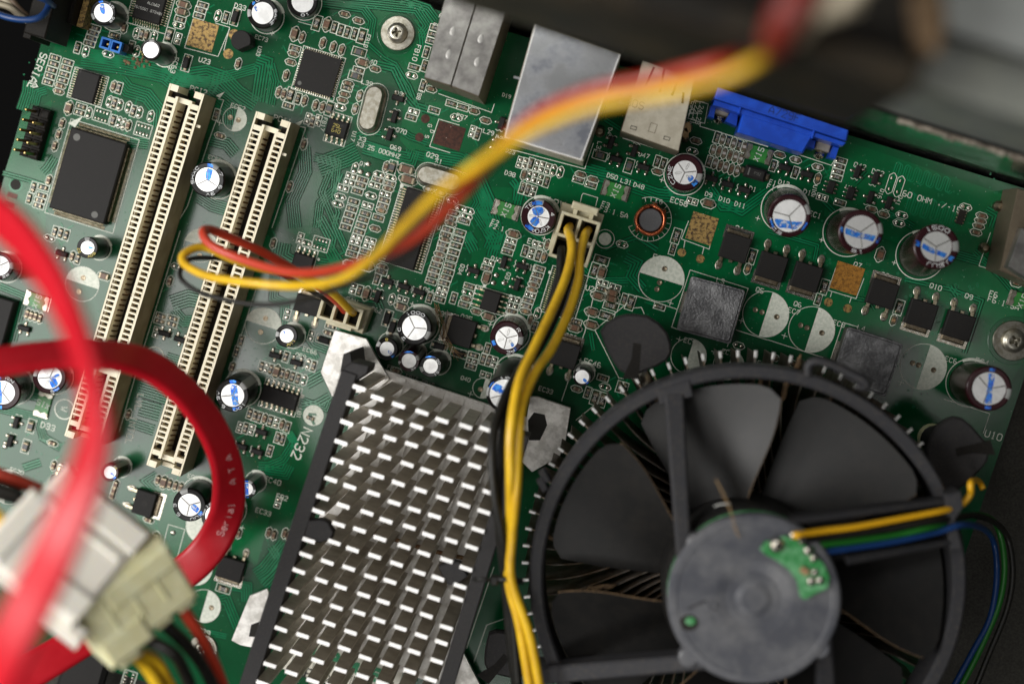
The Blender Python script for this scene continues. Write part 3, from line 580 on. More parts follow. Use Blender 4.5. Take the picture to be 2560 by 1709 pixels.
# tile ; code x y axis ...      (S: the axis turns the lone lead, 0 = up, 90 = left, 180 = down, 270 = right)
D = '''m;O 430 300 v;O 725 375 u;O 868 415 u;C 812 280 v;G 885 290 v;J 1055 315 u;J 1080 440 u;P 385 395 u;R 520 440 u;P 360 470 u;R 495 500 u;P 285 540 u;R 458 580 u;R 705 440 u;P 670 505 u;R 855 485 u;C 835 550 u;P 800 615 u;O 625 632 u;O 250 648 u;O 223 735 u;R 415 705 u;P 585 755 u;R 788 690 u;R 768 755 u;T 750 815 u;R 390 795 u;R 365 870 u;R 340 945 u;R 315 1020 u;R 555 855 u;R 530 925 u;R 505 1000 u;R 480 1075 u;R 715 905 u;C 675 1035 u;P 455 1140 u;P 435 1200 u;R 415 1275 u;R 390 1345 u;P 618 1185 u;P 600 1250 u;R 555 1320 u;R 530 1390 u;C 350 1465 u;J 560 1490 u;C 765 1505 u;X 1335 555 u;X 1480 600 u;O 1620 690 u;R 1640 850 u;R 1610 915 u;O 1725 790 u;C 1600 975 u;R 1565 1050 u;R 1540 1110 u;C 1530 1168 u;R 1510 1230 u;R 1495 1292 u;C 1465 1352 u;C 1445 1415 u;R 1425 1478 u;R 1745 935 u;R 1715 1085 u;R 1690 1170 u;R 1665 1245 u;R 1640 1325 u;R 1615 1400 u;R 1590 1490 u
o;R 225 370 u;R 210 435 u;R 185 505 u;R 395 390 u;R 370 460 u;R 345 525 u;P 330 595 u;P 310 655 u;R 290 725 u;R 168 705 v;R 460 710 v;R 655 570 u;O 635 645 u;C 615 720 u;R 590 790 u;C 740 875 u;K 890 935 u;K 865 460 v;P 895 275 u;R 870 342 u;R 1145 75 u;R 1120 142 u;P 1165 10 u;R 1335 135 v;P 1415 165 v;R 1500 190 v;T 1565 210 v;P 1500 60 u;C 1610 60 v;R 1510 355 u;R 1490 425 u;R 1465 490 u;C 1440 550 u;T 1420 610 u;P 1400 672 u;R 1375 740 u;R 1350 805 u;T 1340 870 u;P 1215 732 u;P 1190 805 u;R 1175 872 u;O 1490 895 v;C 1405 980 v;R 1445 1060 v;R 875 1330 v;R 825 1455 v;R 890 1475 v;P 955 1495 v;R 705 1410 u;P 690 1478 u;R 670 1545 u;B 285 1300 u;B 530 1385 u;S 710 375 0;S 1080 270 90;S 1300 320 0;S 1240 545 270
n;P 735 30 v;P 800 45 v;R 868 45 v;P 940 70 v;P 1005 85 v;P 1075 110 v;O 1145 128 v;O 1228 150 v;C 785 180 v;O 850 200 v;P 915 215 v;P 985 240 v;R 1058 265 v;R 765 345 v;R 828 365 v;P 895 385 v;C 1480 180 u;R 1450 245 u;C 1628 240 u;R 1605 305 u;K 655 910 u;R 55 745 u;O 105 625 u;O 80 692 u
b;C 610 100 u;C 705 145 u;Q 420 160 v;K 490 170 v;R 540 190 v;R 583 208 v;R 628 222 v;R 678 235 v;Q 730 250 v;K 268 235 v;C 318 258 v;C 460 298 v;C 532 325 v;C 590 345 v;R 268 335 u;C 258 372 u;C 240 430 u;C 208 520 v;G 710 360 u;K 735 435 u;C 820 475 u;R 705 485 u;G 685 525 u;C 635 575 u;R 625 605 u;C 610 650 u;C 595 692 u;O 580 738 u;C 158 635 v;C 192 650 v;Q 237 655 v;R 290 680 v;C 335 695 v;C 410 725 v;C 458 738 v;G 507 750 v;R 222 730 u;P 358 818 v;R 388 835 v;P 428 830 v;X 715 660 v;X 683 750 v;P 1085 770 u;R 1068 808 u;R 1225 760 u;O 1378 810 u;C 1580 830 u;R 1345 715 u;R 1422 740 u;C 1500 765 u;O 1072 520 u;R 1088 465 u;R 1235 195 u;R 1222 240 u;R 1210 285 u;R 1172 360 v;R 1160 455 v;R 1150 590 v;C 1205 615 u;P 1490 905 v;R 1523 922 v;S 980 680 180;S 955 805 270;S 920 928 270;S 1665 1000 270;C 330 995 v;C 232 1285 v;S 1690 850 90
a;R 380 400 u;R 370 441 u;R 356 483 u;R 345 524 u;R 332 566 u;R 468 432 u;R 455 470 u;R 445 514 u;R 432 554 u;C 415 592 u;C 405 630 u;K 475 745 v;R 560 735 u;R 548 775 u;O 612 778 v;C 783 595 v;R 820 607 v;O 755 700 v;R 788 712 v;O 825 725 v;O 885 738 v;R 918 765 v;O 960 775 v;O 1038 800 v;R 780 830 v;O 820 842 v;O 852 855 v;C 885 865 v;C 430 850 v;C 405 925 v;C 380 1005 v;R 232 1290 v;R 300 1290 u;C 338 1240 v;R 205 1365 v;R 288 1345 u;R 275 1380 u;R 265 1415 u;C 855 195 v;R 655 195 u;R 640 230 u;R 628 265 u;R 615 300 u;R 790 245 u;O 590 355 v;R 535 330 v;O 940 230 v;R 975 238 v;C 1010 245 v;O 1060 255 v;O 745 373 u;R 905 322 v;O 940 355 v;Q 1165 245 v;P 1225 268 v;K 1265 35 u;K 1255 85 u;R 1240 135 u;O 1230 175 u;R 1395 38 u;R 1380 72 u;R 1370 110 u;O 1500 110 v;R 1555 122 v;B 1620 120 v;B 1285 435 v;C 1640 440 v;C 1515 935 u;R 1490 790 v
e;R 380 25 v;R 418 35 v;R 457 48 v;O 340 70 u;C 500 195 v;R 535 212 v;K 720 330 u;C 1170 365 v;O 1215 265 u;R 1110 605 u;R 1100 640 u;R 1190 620 u;R 1180 660 u;P 1075 715 v;R 1660 775 v;R 1630 850 v;C 1600 955 v;C 190 590 v;C 217 600 v;C 247 608 v;C 277 620 v;C 885 1280 v;S 430 175 0;S 1137 725 180;S 1243 765 180;S 175 690 0;S 118 1335 270;G 215 1360 v;S 78 1460 270;G 180 1500 v;C 362 1478 u;R 1720 1275 v;R 1755 1290 v;P 1650 1370 v;R 1690 1375 v;P 1730 1385 v;S 1665 1500 0
i;C 1090 160 v;K 1130 178 v;C 1172 190 v;C 1210 202 v;C 1247 213 v;C 1025 437 u;K 1072 565 v;C 945 550 v;C 985 562 v;C 1015 575 v;C 372 62 v;Q 1540 910 u;R 1055 690 v;C 800 195 v;C 785 235 v;C 775 270 v;C 1645 530 v
f;C 120 105 v;P 305 70 v;O 350 105 u;P 215 595 v;P 380 740 v;R 515 675 u;C 500 720 u;B 470 768 u;R 208 885 v;O 360 935 v;R 395 948 v;R 38 950 v;P 70 960 v;R 102 970 v;K 142 985 v;R 180 1000 v;C 215 1008 v;R 250 1022 v;R 288 1035 v;O 330 1045 v;R 22 1300 v;C 60 1310 v;R 100 1325 v;P 140 1338 v;C 180 1350 v;R 215 1368 v;R 150 1440 v;R 180 1450 v;R 95 1530 v;P 670 415 v;R 712 430 v;K 760 450 v;B 905 620 v;O 935 490 v;P 1010 490 u;K 1000 540 u;J 755 255 u;R 862 300 u;R 832 350 v;C 640 245 u;G 635 290 u;C 965 980 u;R 970 1030 u;R 1110 1072 u;R 1180 1095 u;R 1240 1115 u;S 135 875 180;S 280 925 180;S 838 470 270;S 905 368 0;S 1020 402 0;S 1125 440 0;S 40 1400 0;S 12 1535 0;B 940 680 v;P 1580 1010 u;C 1690 960 u
c;S 680 985 270;S 840 1040 270;S 715 1095 0;S 905 1150 0;G 605 1070 u;G 805 1142 v;R 1000 1110 v;R 1040 1127 v;C 1000 1182 u;C 1265 970 u;O 1240 1040 u;R 1410 945 v;X 1448 960 v;R 1486 973 v;X 1524 986 v;R 1560 1000 v;X 1597 1012 v;X 1384 1030 v;C 1422 1043 v;X 1460 1055 v;C 1498 1068 v;X 1536 1080 v;X 1573 1092 v;R 1357 1112 v;X 1395 1125 v;C 1432 1138 v;X 1470 1150 v;C 1508 1163 v;X 1546 1176 v;S 1370 1228 0;S 1482 1268 0;S 1597 1308 0;P 1240 1385 u;K 1350 1400 u
d;C 80 1065 u;X 190 1100 u;X 342 1150 u;R 35 1140 v;R 187 1187 v;S 115 1155 0;S 265 1200 0;T 342 1230 v;Z 430 1290 v;Z 565 1332 v;R 502 1108 u;R 490 1145 u;R 480 1182 u;R 470 1220 u;S 612 1182 90;S 735 1225 90;S 700 1360 90;S 828 1395 90;P 373 1358 u;R 495 1395 u;C 712 1440 u;C 795 1475 u;O 920 1480 u;O 900 1535 u;O 1360 1425 u;N 1325 1492 v;C 1470 1485 u;C 1460 1520 u;C 1448 1555 u
g;Q 1130 55 v;R 1105 145 v;O 757 112 u;Q 615 222 u;Q 565 290 v;K 617 305 v;P 622 378 u;P 708 408 u;R 618 420 u;K 592 466 u;K 690 445 u;K 685 487 u;Q 680 535 u;R 772 490 v;Q 815 512 v;K 550 578 u;Q 650 605 u;K 545 665 u;R 440 645 u;K 430 685 u;C 385 640 u;R 1015 540 u;Q 1648 195 v;T 1620 280 v;C 445 1105 u;R 520 1130 v;Q 572 1165 v;Q 620 1180 v;R 625 1030 u;O 1560 808 u;R 740 1090 v;R 775 1100 v;O 640 1092 u
h;Q 385 405 v;R 345 490 v;Q 900 545 v;T 862 632 v;K 770 182 v;C 1430 30 u;C 1705 382 u;C 40 890 u;C 185 935 u
j;P 152 318 v;C 90 525 v;C 125 540 v;C 200 530 v;C 228 545 v
p;R 670 905 u'''
for ln in D.split('\n'):
    it = ln.split(';'); t = it[0]
    for e in it[1:]:
        code, x, y, o = e.split(); comp(code, T(t, float(x), float(y)), o if o in 'uv' else o)
for t, x, y in (('m', 590, 245), ('m', 500, 340), ('m', 592, 372), ('o', 985, 430), ('o', 950, 525), ('o', 1080, 525), ('c', 610, 905), ('e', 35, 1500)): pad(S2(T(t, x, y)), 'bigpad')
def netpads(t, x, y, o, n=4):
    rz = ang(o); ex = Vector((math.cos(rz), math.sin(rz))); ey = Vector((-ex.y, ex.x)); c = Vector(S2(T(t, x, y)))
    for i in range(n):
        for s in (-1, 1): pad(c+ex*(i-(n-1)/2)*0.085+ey*s*0.09, 'netpad', rz)
    srect(c, 0.085*n+0.06, 0.32, rz)
for a_ in (('a', 700, 795, 'u'), ('a', 985, 895, 'u'), ('f', 445, 110, 'u'), ('i', 890, 1530, 'v')): netpads(*a_)
# ---------------------------------------------------------------- leaded chips
def chip(t, x, y, wd, hg, nx, ny, h=0.16, o='u', gull=0.12, lw=0.03, name='chip', label=None, dot=(-.36, .36), pocks=(), prints=(), top='chip_black', ch=0.03, pit=None, logo=None, z0=0.02, lm='lead_metal'):
    c = T(t, x, y); rz = ang(o); e = MB(); e.box((0, 0, z0), (wd, hg, h), 'chip_black', ch=ch, top=top)
    for (a, b, r) in pocks: e.lathe([(r, 0.0006), (0, 0.0006)], 'print_grey', 20, (a*wd, b*hg, z0+h), False)
    for (s_, a, b, hh, m_) in prints: text(e, s_, (a*wd, b*hg), hh, 0, m_, z=z0+h+0.001, center=True)
    if dot: e.lathe([(0.028, 0.0005), (0, 0.0005)], 'resistor_black', 14, (dot[0]*wd, dot[1]*hg, z0+h), False)
    o_ = e.build(name, board, loc=(c.x, c.y, 0), rz=rz, label=label)
    l = MB()
    def lead(px_, py_, dx, dy):
        # shoulder, slope and foot of one lead
        nxv, nyv = -dy, dx; w2 = lw/2; zz = [h*0.5+z0, h*0.5+z0, 0.012, 0.012]; dd = [0, gull*0.3, gull*0.55, gull]; vs = []
        for d_, z_ in zip(dd, zz):
            for s in (-1, 1):
                for q in (0, -0.012): vs.append((px_+dx*d_+nxv*w2*s, py_+dy*d_+nyv*w2*s, z_+q+0.006))
        fs = []
        for i in range(3):
            b = i*4; fs += [(b, b+2, b+6, b+4), (b+2, b+3, b+7, b+6), (b+1, b, b+4, b+5)]
        fs.append((12, 14, 15, 13)); l.add(vs, fs, lm)
        l.dome((px_+dx*(gull*0.9), py_+dy*(gull*0.9), 0.003), lw*0.75+abs(dx)*0.025, lw*0.75+abs(dy)*0.025, 0.018, 'solder' if lm == 'lead_metal' else lm, n=6)
    def row(n, L_, hor, s):
        p_ = pit or L_*0.9/max(1, n-1)
        for i in range(n):
            a = (i-(n-1)/2)*p_
            if hor: lead(a, s*hg/2, 0, s)
            else: lead(s*wd/2, a, s, 0)
    for s in (-1, 1):
        if nx: row(nx, wd, True, s)
        if ny: row(ny, hg, False, s)
    l.build('leads', o_, kind='stuff')
    if nx or ny: srect(S2(c), wd+(2*gull+0.06 if ny else 0.02), hg+(2*gull+0.06 if nx else 0.02), rz)
    return o_
chip('a', 633, 1213, 1.40, 2.00, 38, 56, h=0.30, lm='lead_dirty', lw=0.016, gull=0.14, label='large black square-leaded chip with two round mould marks at the left', dot=None, pocks=((-.36, .4, .085), (.30, -.42, .08)), pit=None, name='chip')
chip('a', 605, 600, 0.56, 0.72, 0, 12, h=0.16, lw=0.022, label='small black chip above the large square-leaded chip', dot=(-.38, .42))
chip('a', 1040, 55, 0.70, 0.70, 12, 12, h=0.14, lw=0.020, label='black audio chip printed ALC662 at the upper edge', dot=(-.38, -.38), prints=(('ALC662', .12, .12, .055, 'print_white'), ('76150Q1 G72481', 0, -.12, .055, 'print_white')), name='chip')
chip('b', 430, 507, 0.92, 0.92, 16, 16, h=0.09, gull=0.035, lw=0.026, label='flat square black chip ringed by tiny gold contacts', dot=(.38, .38), pocks=((-.38, -.38, .05),), ch=0.004, )
chip('b', 562, 888, 0.50, 0.40, 4, 0, h=0.14, lw=0.045, gull=0.13, label='eight-legged black chip beside the first crystal can', dot=(.2, .25), prints=(('25L', 0, .15, .08, 'print_yellow'), ('640', 0, -.15, .08, 'print_yellow')), pit=0.127)
chip('m', 1120, 1040, 0.72, 1.86, 0, 28, h=0.20, lw=0.030, gull=0.15, label='long black chip with silver legs under the blurred wires', dot=(-.34, .45), pit=0.0635)
chip('o', 920, 745, 0.42, 0.50, 0, 4, h=0.15, lw=0.036, gull=0.2, label='eight-legged black chip between two electrolytic capacitors', dot=None, pit=0.127)
chip('f', 330, 235, 0.50, 0.38, 4, 0, h=0.14, lw=0.045, gull=0.13, label='small eight-legged chip under the blurred red wire', dot=None, pit=0.127)
chip('f', 168, 1162, 0.90, 0.40, 7, 0, h=0.15, lw=0.045, gull=0.13, label='black chip with seven legs a side near the right slot', dot=(.42, .25), pit=0.127)
chip('g', 355, 450, 0.62, 1.10, 0, 20, h=0.12, lw=0.018, gull=0.10, label='black chip mostly hidden by the twin yellow wires', dot=None)
chip('e', -10, 650, 0.7, 1.3, 0, 0, h=0.3, label='black block cut by the left edge of the picture', dot=None)
chip('i', 600, 1450, 1.1, 1.5, 0, 0, h=0.3, label='black block partly hidden by the cream power plug', dot=None, ch=0.1)
# ---------------------------------------------------------------- flat power transistors (tab + two legs)
def dpak(t, x, y, turn=0, wd=0.64, hg=0.60, h=0.22, label=None, lug=True):
    """turn 0 = tab up, 180 = tab down"""
    c = T(t, x, y); rz = ang(str(turn)); e = MB(); e.box((0, 0, 0.015), (wd, hg, h), 'chip_black', ch=0.02)
    e.lathe([(0.055, 0.0006), (0.045, 0.0006)], 'resistor_black', 18, (0, 0.02, 0.015+h), False)
    o_ = e.build('power_transistor', board, loc=(c.x, c.y, 0), rz=rz, label=label)
    q = MB(); q.box((0, hg/2+0.02, 0.003), (wd*1.08, 0.32, 0.008), 'solder'); q.box((0, hg/2+0.035, 0.01), (wd*0.86, 0.16, 0.05), 'solder_dull', ch=0.03); q.build('tab', o_)
    for s in (-1, 1):
        l = MB(); l.box((s*wd*0.36, -hg/2-0.05, 0.07), (0.085, 0.12, 0.04), 'lead_metal', ch=0.012); l.box((s*wd*0.36, -hg/2-0.16, 0.012), (0.085, 0.15, 0.045), 'lead_metal', ch=0.015)
        l.lathe([(0.09, 0.004), (0.075, 0.014), (0, 0.014)], 'steel_washed', 16, (s*wd*0.36, -hg/2-0.19, 0), True, None, 0.95, 1.35)
        l.build('leg', o_)
    l = MB(); l.box((0, -hg/2-0.03, 0.05), (0.085, 0.07, 0.05), 'lead_metal', ch=0.01); l.build('stub', o_)
    return o_
dpak('g', 1530, 135, 0, label='first flat power transistor, tab upward, beside the gold square pad')
dpak('h', 20, 265, 180, label='flat power transistor with legs upward, left of its twin')
dpak('h', 258, 335, 180, label='flat power transistor with legs upward, just left of the orange pad')
dpak('h', 778, 450, 0, label='flat power transistor, tab upward, right of the orange pad')
dpak('h', 1045, 590, 180, label='flat power transistor with legs upward, left of the last one')
dpak('h', 1300, 670, 180, label='rightmost flat power transistor, nearest the board screw')
dpak('o', 562, 1120, 90, wd=0.66, hg=0.62, label='flat power transistor beside the hair, legs to the right')
dpak('g', 365, 865, 0, label='flat power transistor half hidden by the yellow wires')
dpak('f', 372, 530, 0, wd=0.66, hg=0.42, label='grey transistor in the shadow of the blurred black wire')
dpak('i', 1010, 315, 270, wd=0.60, hg=0.50, label='flat power transistor at lower left, tab to the right')
dpak('i', 1600, 765, 180, wd=0.64, hg=0.52, label='flat power transistor below the loop of red cable')
dpak('i', 440, 215, 180, wd=0.62, hg=0.5, label='flat power transistor hidden behind the white plug')
# ---------------------------------------------------------------- bare square pads
def barepad(t, x, y, wd, hg, m, o='u', lab=None, fr=True):
    c = T(t, x, y); e = MB(); e.box((0, 0, 0.0), (wd, hg, 0.009), m); e.build('bare_pad', board, loc=(c.x, c.y, 0), rz=ang(o), label=lab)
barepad('a', 1393, 243, 0.64, 0.66, 'copper_gold', lab='speckled golden bare square pad at upper left'); barepad('b', 1330, 935, 0.66, 0.56, 'copper_dark', lab='dark brown bare square pad beside Q29')
barepad('x', 1755, 571, 0.62, 0.66, 'copper_gold', lab='golden bare square pad below Q3'); barepad('h', 545, 345, 0.66, 0.66, 'copper_orange', lab='orange tarnished bare square pad below Q7')
for t, x, y, r, m_ in (('a', 1610, 240, .13, 'copper_gold'), ('a', 1570, 372, .12, 'copper_gold'), ('b', 1165, 818, .105, 'copper_dark'), ('b', 1125, 945, .105, 'copper_dark'), ('g', 1168, 168, .1, 'copper_gold'),
                       ('g', 1295, 212, .1, 'copper_gold'), ('h', 415, 510, .1, 'copper_gold'), ('h', 547, 552, .1, 'copper_gold')):
    c = T(t, x, y); e = MB(); e.lathe([(r, 0), (r, 0.007), (0, 0.009)], m_, 20, (0, 0, 0)); e.build('bare_pad', board, loc=(c.x, c.y, 0))
for t, x, y in (('a', 85, 1345), ('a', 62, 1408)):
    c = T(t, x, y); e = MB(); e.box((0, 0, 0), (0.25, 0.12, 0.008), 'copper_dark'); e.build('bare_pad', board, loc=(c.x, c.y, 0), rz=A)
q = T('g', 1280, 60); SILK.ribbon([S2(T('g', *p)) for p in ((1215, -50), (1165, 75), (1355, 145), (1400, 0))], SW, 0.0083, 'silk_white'); SILK.ribbon([S2(T('g', *p)) for p in ((1190, 85), (1182, 135))], SW, 0.0083, 'silk_white'); SILK.ribbon([S2(T('g', *p)) for p in ((1320, 135), (1308, 180))], SW, 0.0083, 'silk_white')
SILK.ribbon([S2(T('h', *p)) for p in ((465, 275), (415, 428), (605, 485), (660, 345))], SW, 0.0083, 'silk_white'); SILK.ribbon([S2(T('h', *p)) for p in ((440, 435), (428, 475))], SW, 0.0083, 'silk_white'); SILK.ribbon([S2(T('h', *p)) for p in ((572, 478), (560, 515))], SW, 0.0083, 'silk_white')
SILK.ribbon([S2(T('b', *p)) for p in ((1400, 862), (1258, 820), (1195, 1008), (1336, 1052))], SW, 0.0083, 'silk_white'); SILK.ribbon([S2(T('a', *p)) for p in ((1330, 130), (1270, 330), (1500, 390), (1580, 200))], SW, 0.0083, 'silk_white')
# ---------------------------------------------------------------- electrolytic capacitors
def ecap(top, base, r, h, sleeve, stripe_a, vent='Y', glint=(), prints='', pm='sleeve_print', label=None, lid=0.66, t='x', ring=True, stripe=30):
    """top, base: plan points of the can's top and foot; the can leans a little where the two are not above each other"""
    P0 = T(t, *base); P1 = T(t, *top, h); ax = (P1-P0); hh = ax.length; q = ax.to_track_quat('Z', 'Y')
    yaw = q.to_euler(); q = Vector((0, 0, 1)).rotation_difference(ax.normalized())
    e = MB(); rl = r*lid; e.lathe([(r*0.97, 0.0), (r, 0.03), (r, hh-0.07), (r*0.975, hh-0.025), (r*0.91, hh), (rl*1.06, hh-0.004), (rl, hh-0.02)], sleeve, 36, smooth=True)
    # the pale polarity stripe down the side and over the rim
    a0 = stripe_a-stripe/2; prof = [(r, 0.03), (r, hh-0.07), (r*0.975, hh-0.025), (r*0.91, hh), (rl*1.06, hh-0.004)]
    n = 8; vs = [((rr+0.0015)*math.cos(math.radians(a0+stripe*i/n)), (rr+0.0015)*math.sin(math.radians(a0+stripe*i/n)), z+0.0015) for rr, z in prof for i in range(n+1)]
    e.add(vs, [(k*(n+1)+i, k*(n+1)+i+1, (k+1)*(n+1)+i+1, (k+1)*(n+1)+i) for k in range(4) for i in range(n)], 'sleeve_stripe', True)
    # print round the rim
    def rim(s_, a_mid, sz, m_):
        st, L = text_strokes(s_); k = sz/6
        for p_ in st:
            pts = []
            for (a, b) in p_:
                rr = rl*1.08+(r*0.96-rl*1.08)*(0.15+b/6*0.7); th = math.radians(a_mid)-(a-L/2)*k/r
                f = (rr-rl*1.06)/(r*0.91-rl*1.06); zz = hh-0.004+min(1, f)*0.004 if rr < r*0.91 else hh-(rr-r*0.91)/(r*0.065)*0.025
                pts.append(Vector((rr*math.cos(th), rr*math.sin(th), zz+0.004)))
            for i in range(len(pts)-1):
                d = (pts[i+1]-pts[i]); 
                if d.length < 1e-6: continue
                nn = Vector((-d.y, d.x, 0)).normalized()*0.006
                e.add([pts[i]-nn, pts[i+1]-nn, pts[i+1]+nn, pts[i]+nn], [(0, 1, 2, 3)], m_)
    for j, s_ in enumerate(prints.split('|')):
        if s_: w_, a_ = s_.split('@'); rim(w_, float(a_), r*0.36, pm)
    for (th, off, wd_, *yy) in glint:   # blue reflection painted over the sleeve's rim, clipped to it
        n = 14; d = Vector((math.cos(math.radians(th)), math.sin(math.radians(th)))); nn = Vector((-d.y, d.x))
        for k in range(n*3):
            a = -r+2*r*k/(n*3); b = a+2*r/(n*3)
            for j in range(4):
                o0 = off-wd_/2+wd_*j/4; o1 = o0+wd_/4; qd = [d*a+nn*o0*r/1, d*b+nn*o0*r, d*b+nn*o1*r, d*a+nn*o1*r]
                if all(rl*1.04 < p.length < r*0.93 for p in qd) and (not yy or yy[0] <= -1 and a < 0 or yy[1] >= 1 and a > 0): e.add([(p.x, p.y, hh+0.002) for p in qd], [(0, 1, 2, 3)], 'blue_glint')
    o_ = e.build('electrolytic_capacitor', board, loc=P0, q=q, label=label)
    g = MB(); zt = hh-0.02; g.lathe([(rl*1.0, 0), (0, 0.0)], 'can_top', 32, (0, 0, zt), False)
    if vent:
        for k, aa in enumerate((0, 120, 240)):
            a = math.radians(aa+stripe_a+25); g.track([(0.0, 0.0), (rl*0.96*math.cos(a), rl*0.96*math.sin(a))], 0.010, 0.006, 'groove', z=zt+0.0005+0.0004*k)
            if vent == 'K':
                a += math.radians(60); c = Vector((rl*0.55*math.cos(a), rl*0.55*math.sin(a))); u_ = Vector((math.cos(a), math.sin(a)))
                pts = [c-u_*0.055, c+u_*0.055]; nn = Vector((-u_.y, u_.x))*0.018
                g.ribbon([pts[0]+nn, pts[1]+nn, pts[1]+u_*0.02, pts[1]-nn, pts[0]-nn, pts[0]-u_*0.02], 0.008, zt+0.004, 'groove', True)
    for (th, off, wd_, *yy) in glint:
        ya, yb = yy if yy else (-1, 1)
        d = Vector((math.cos(math.radians(th)), math.sin(math.radians(th)))); nn = Vector((-d.y, d.x)); n = 26; ys = [off-wd_/2, off+wd_/2]; ph = random.uniform(0, 6)
        row = []
        for k in range(n+1):
            y = -1+2*k/n; 
            lo_ = off-wd_/2+0.02*math.sin(4*y+ph)+0.006*math.sin(19*y); hi_ = off+wd_/2+0.025*math.sin(3*y+ph*2)+0.006*math.sin(23*y)
            q_ = 1-abs(2*(y-ya)/(yb-ya)-1)**3 if (yy and ya <= y <= yb) else (1 if not yy else -1)
            if ya <= -1 and y < (ya+yb)/2 or yb >= 1 and y > (ya+yb)/2: q_ = 1
            lo_, hi_ = (off-(off-lo_)*max(0, q_), off+(hi_-off)*max(0, q_)) if q_ >= 0 else (0, 0); c_ = math.sqrt(max(0, 0.93*0.93*lid*lid-(y*lid)**2)) if q_ >= 0 else 0; lo_ = max(-c_, lo_); hi_ = min(c_, hi_); row.append((y*lid*r, lo_*r, hi_*r))
        for k in range(n):
            (x0, l0, h0), (x1, l1, h1) = row[k], row[k+1]
            if h0 <= l0 or h1 <= l1: continue
            g.add([(*(d*x0+nn*l0), zt+0.0035), (*(d*x1+nn*l1), zt+0.0035), (*(d*x1+nn*h1), zt+0.0035), (*(d*x0+nn*h0), zt+0.0035)], [(0, 1, 2, 3)], 'blue_glint')
    g.build('can_top', o_)
    if ring:
        SILK.ribbon(circle(S2(P0), r*1.13, 40, closed=True), 0.02, 0.0081, 'silk_white', True)
        SILK.ribbon(circle(S2(P0), r*1.10, 18, 10, 110), 0.07, 0.0084, 'silk_white')
    return o_
R4, R3, R25 = 0.40, 0.32, 0.245
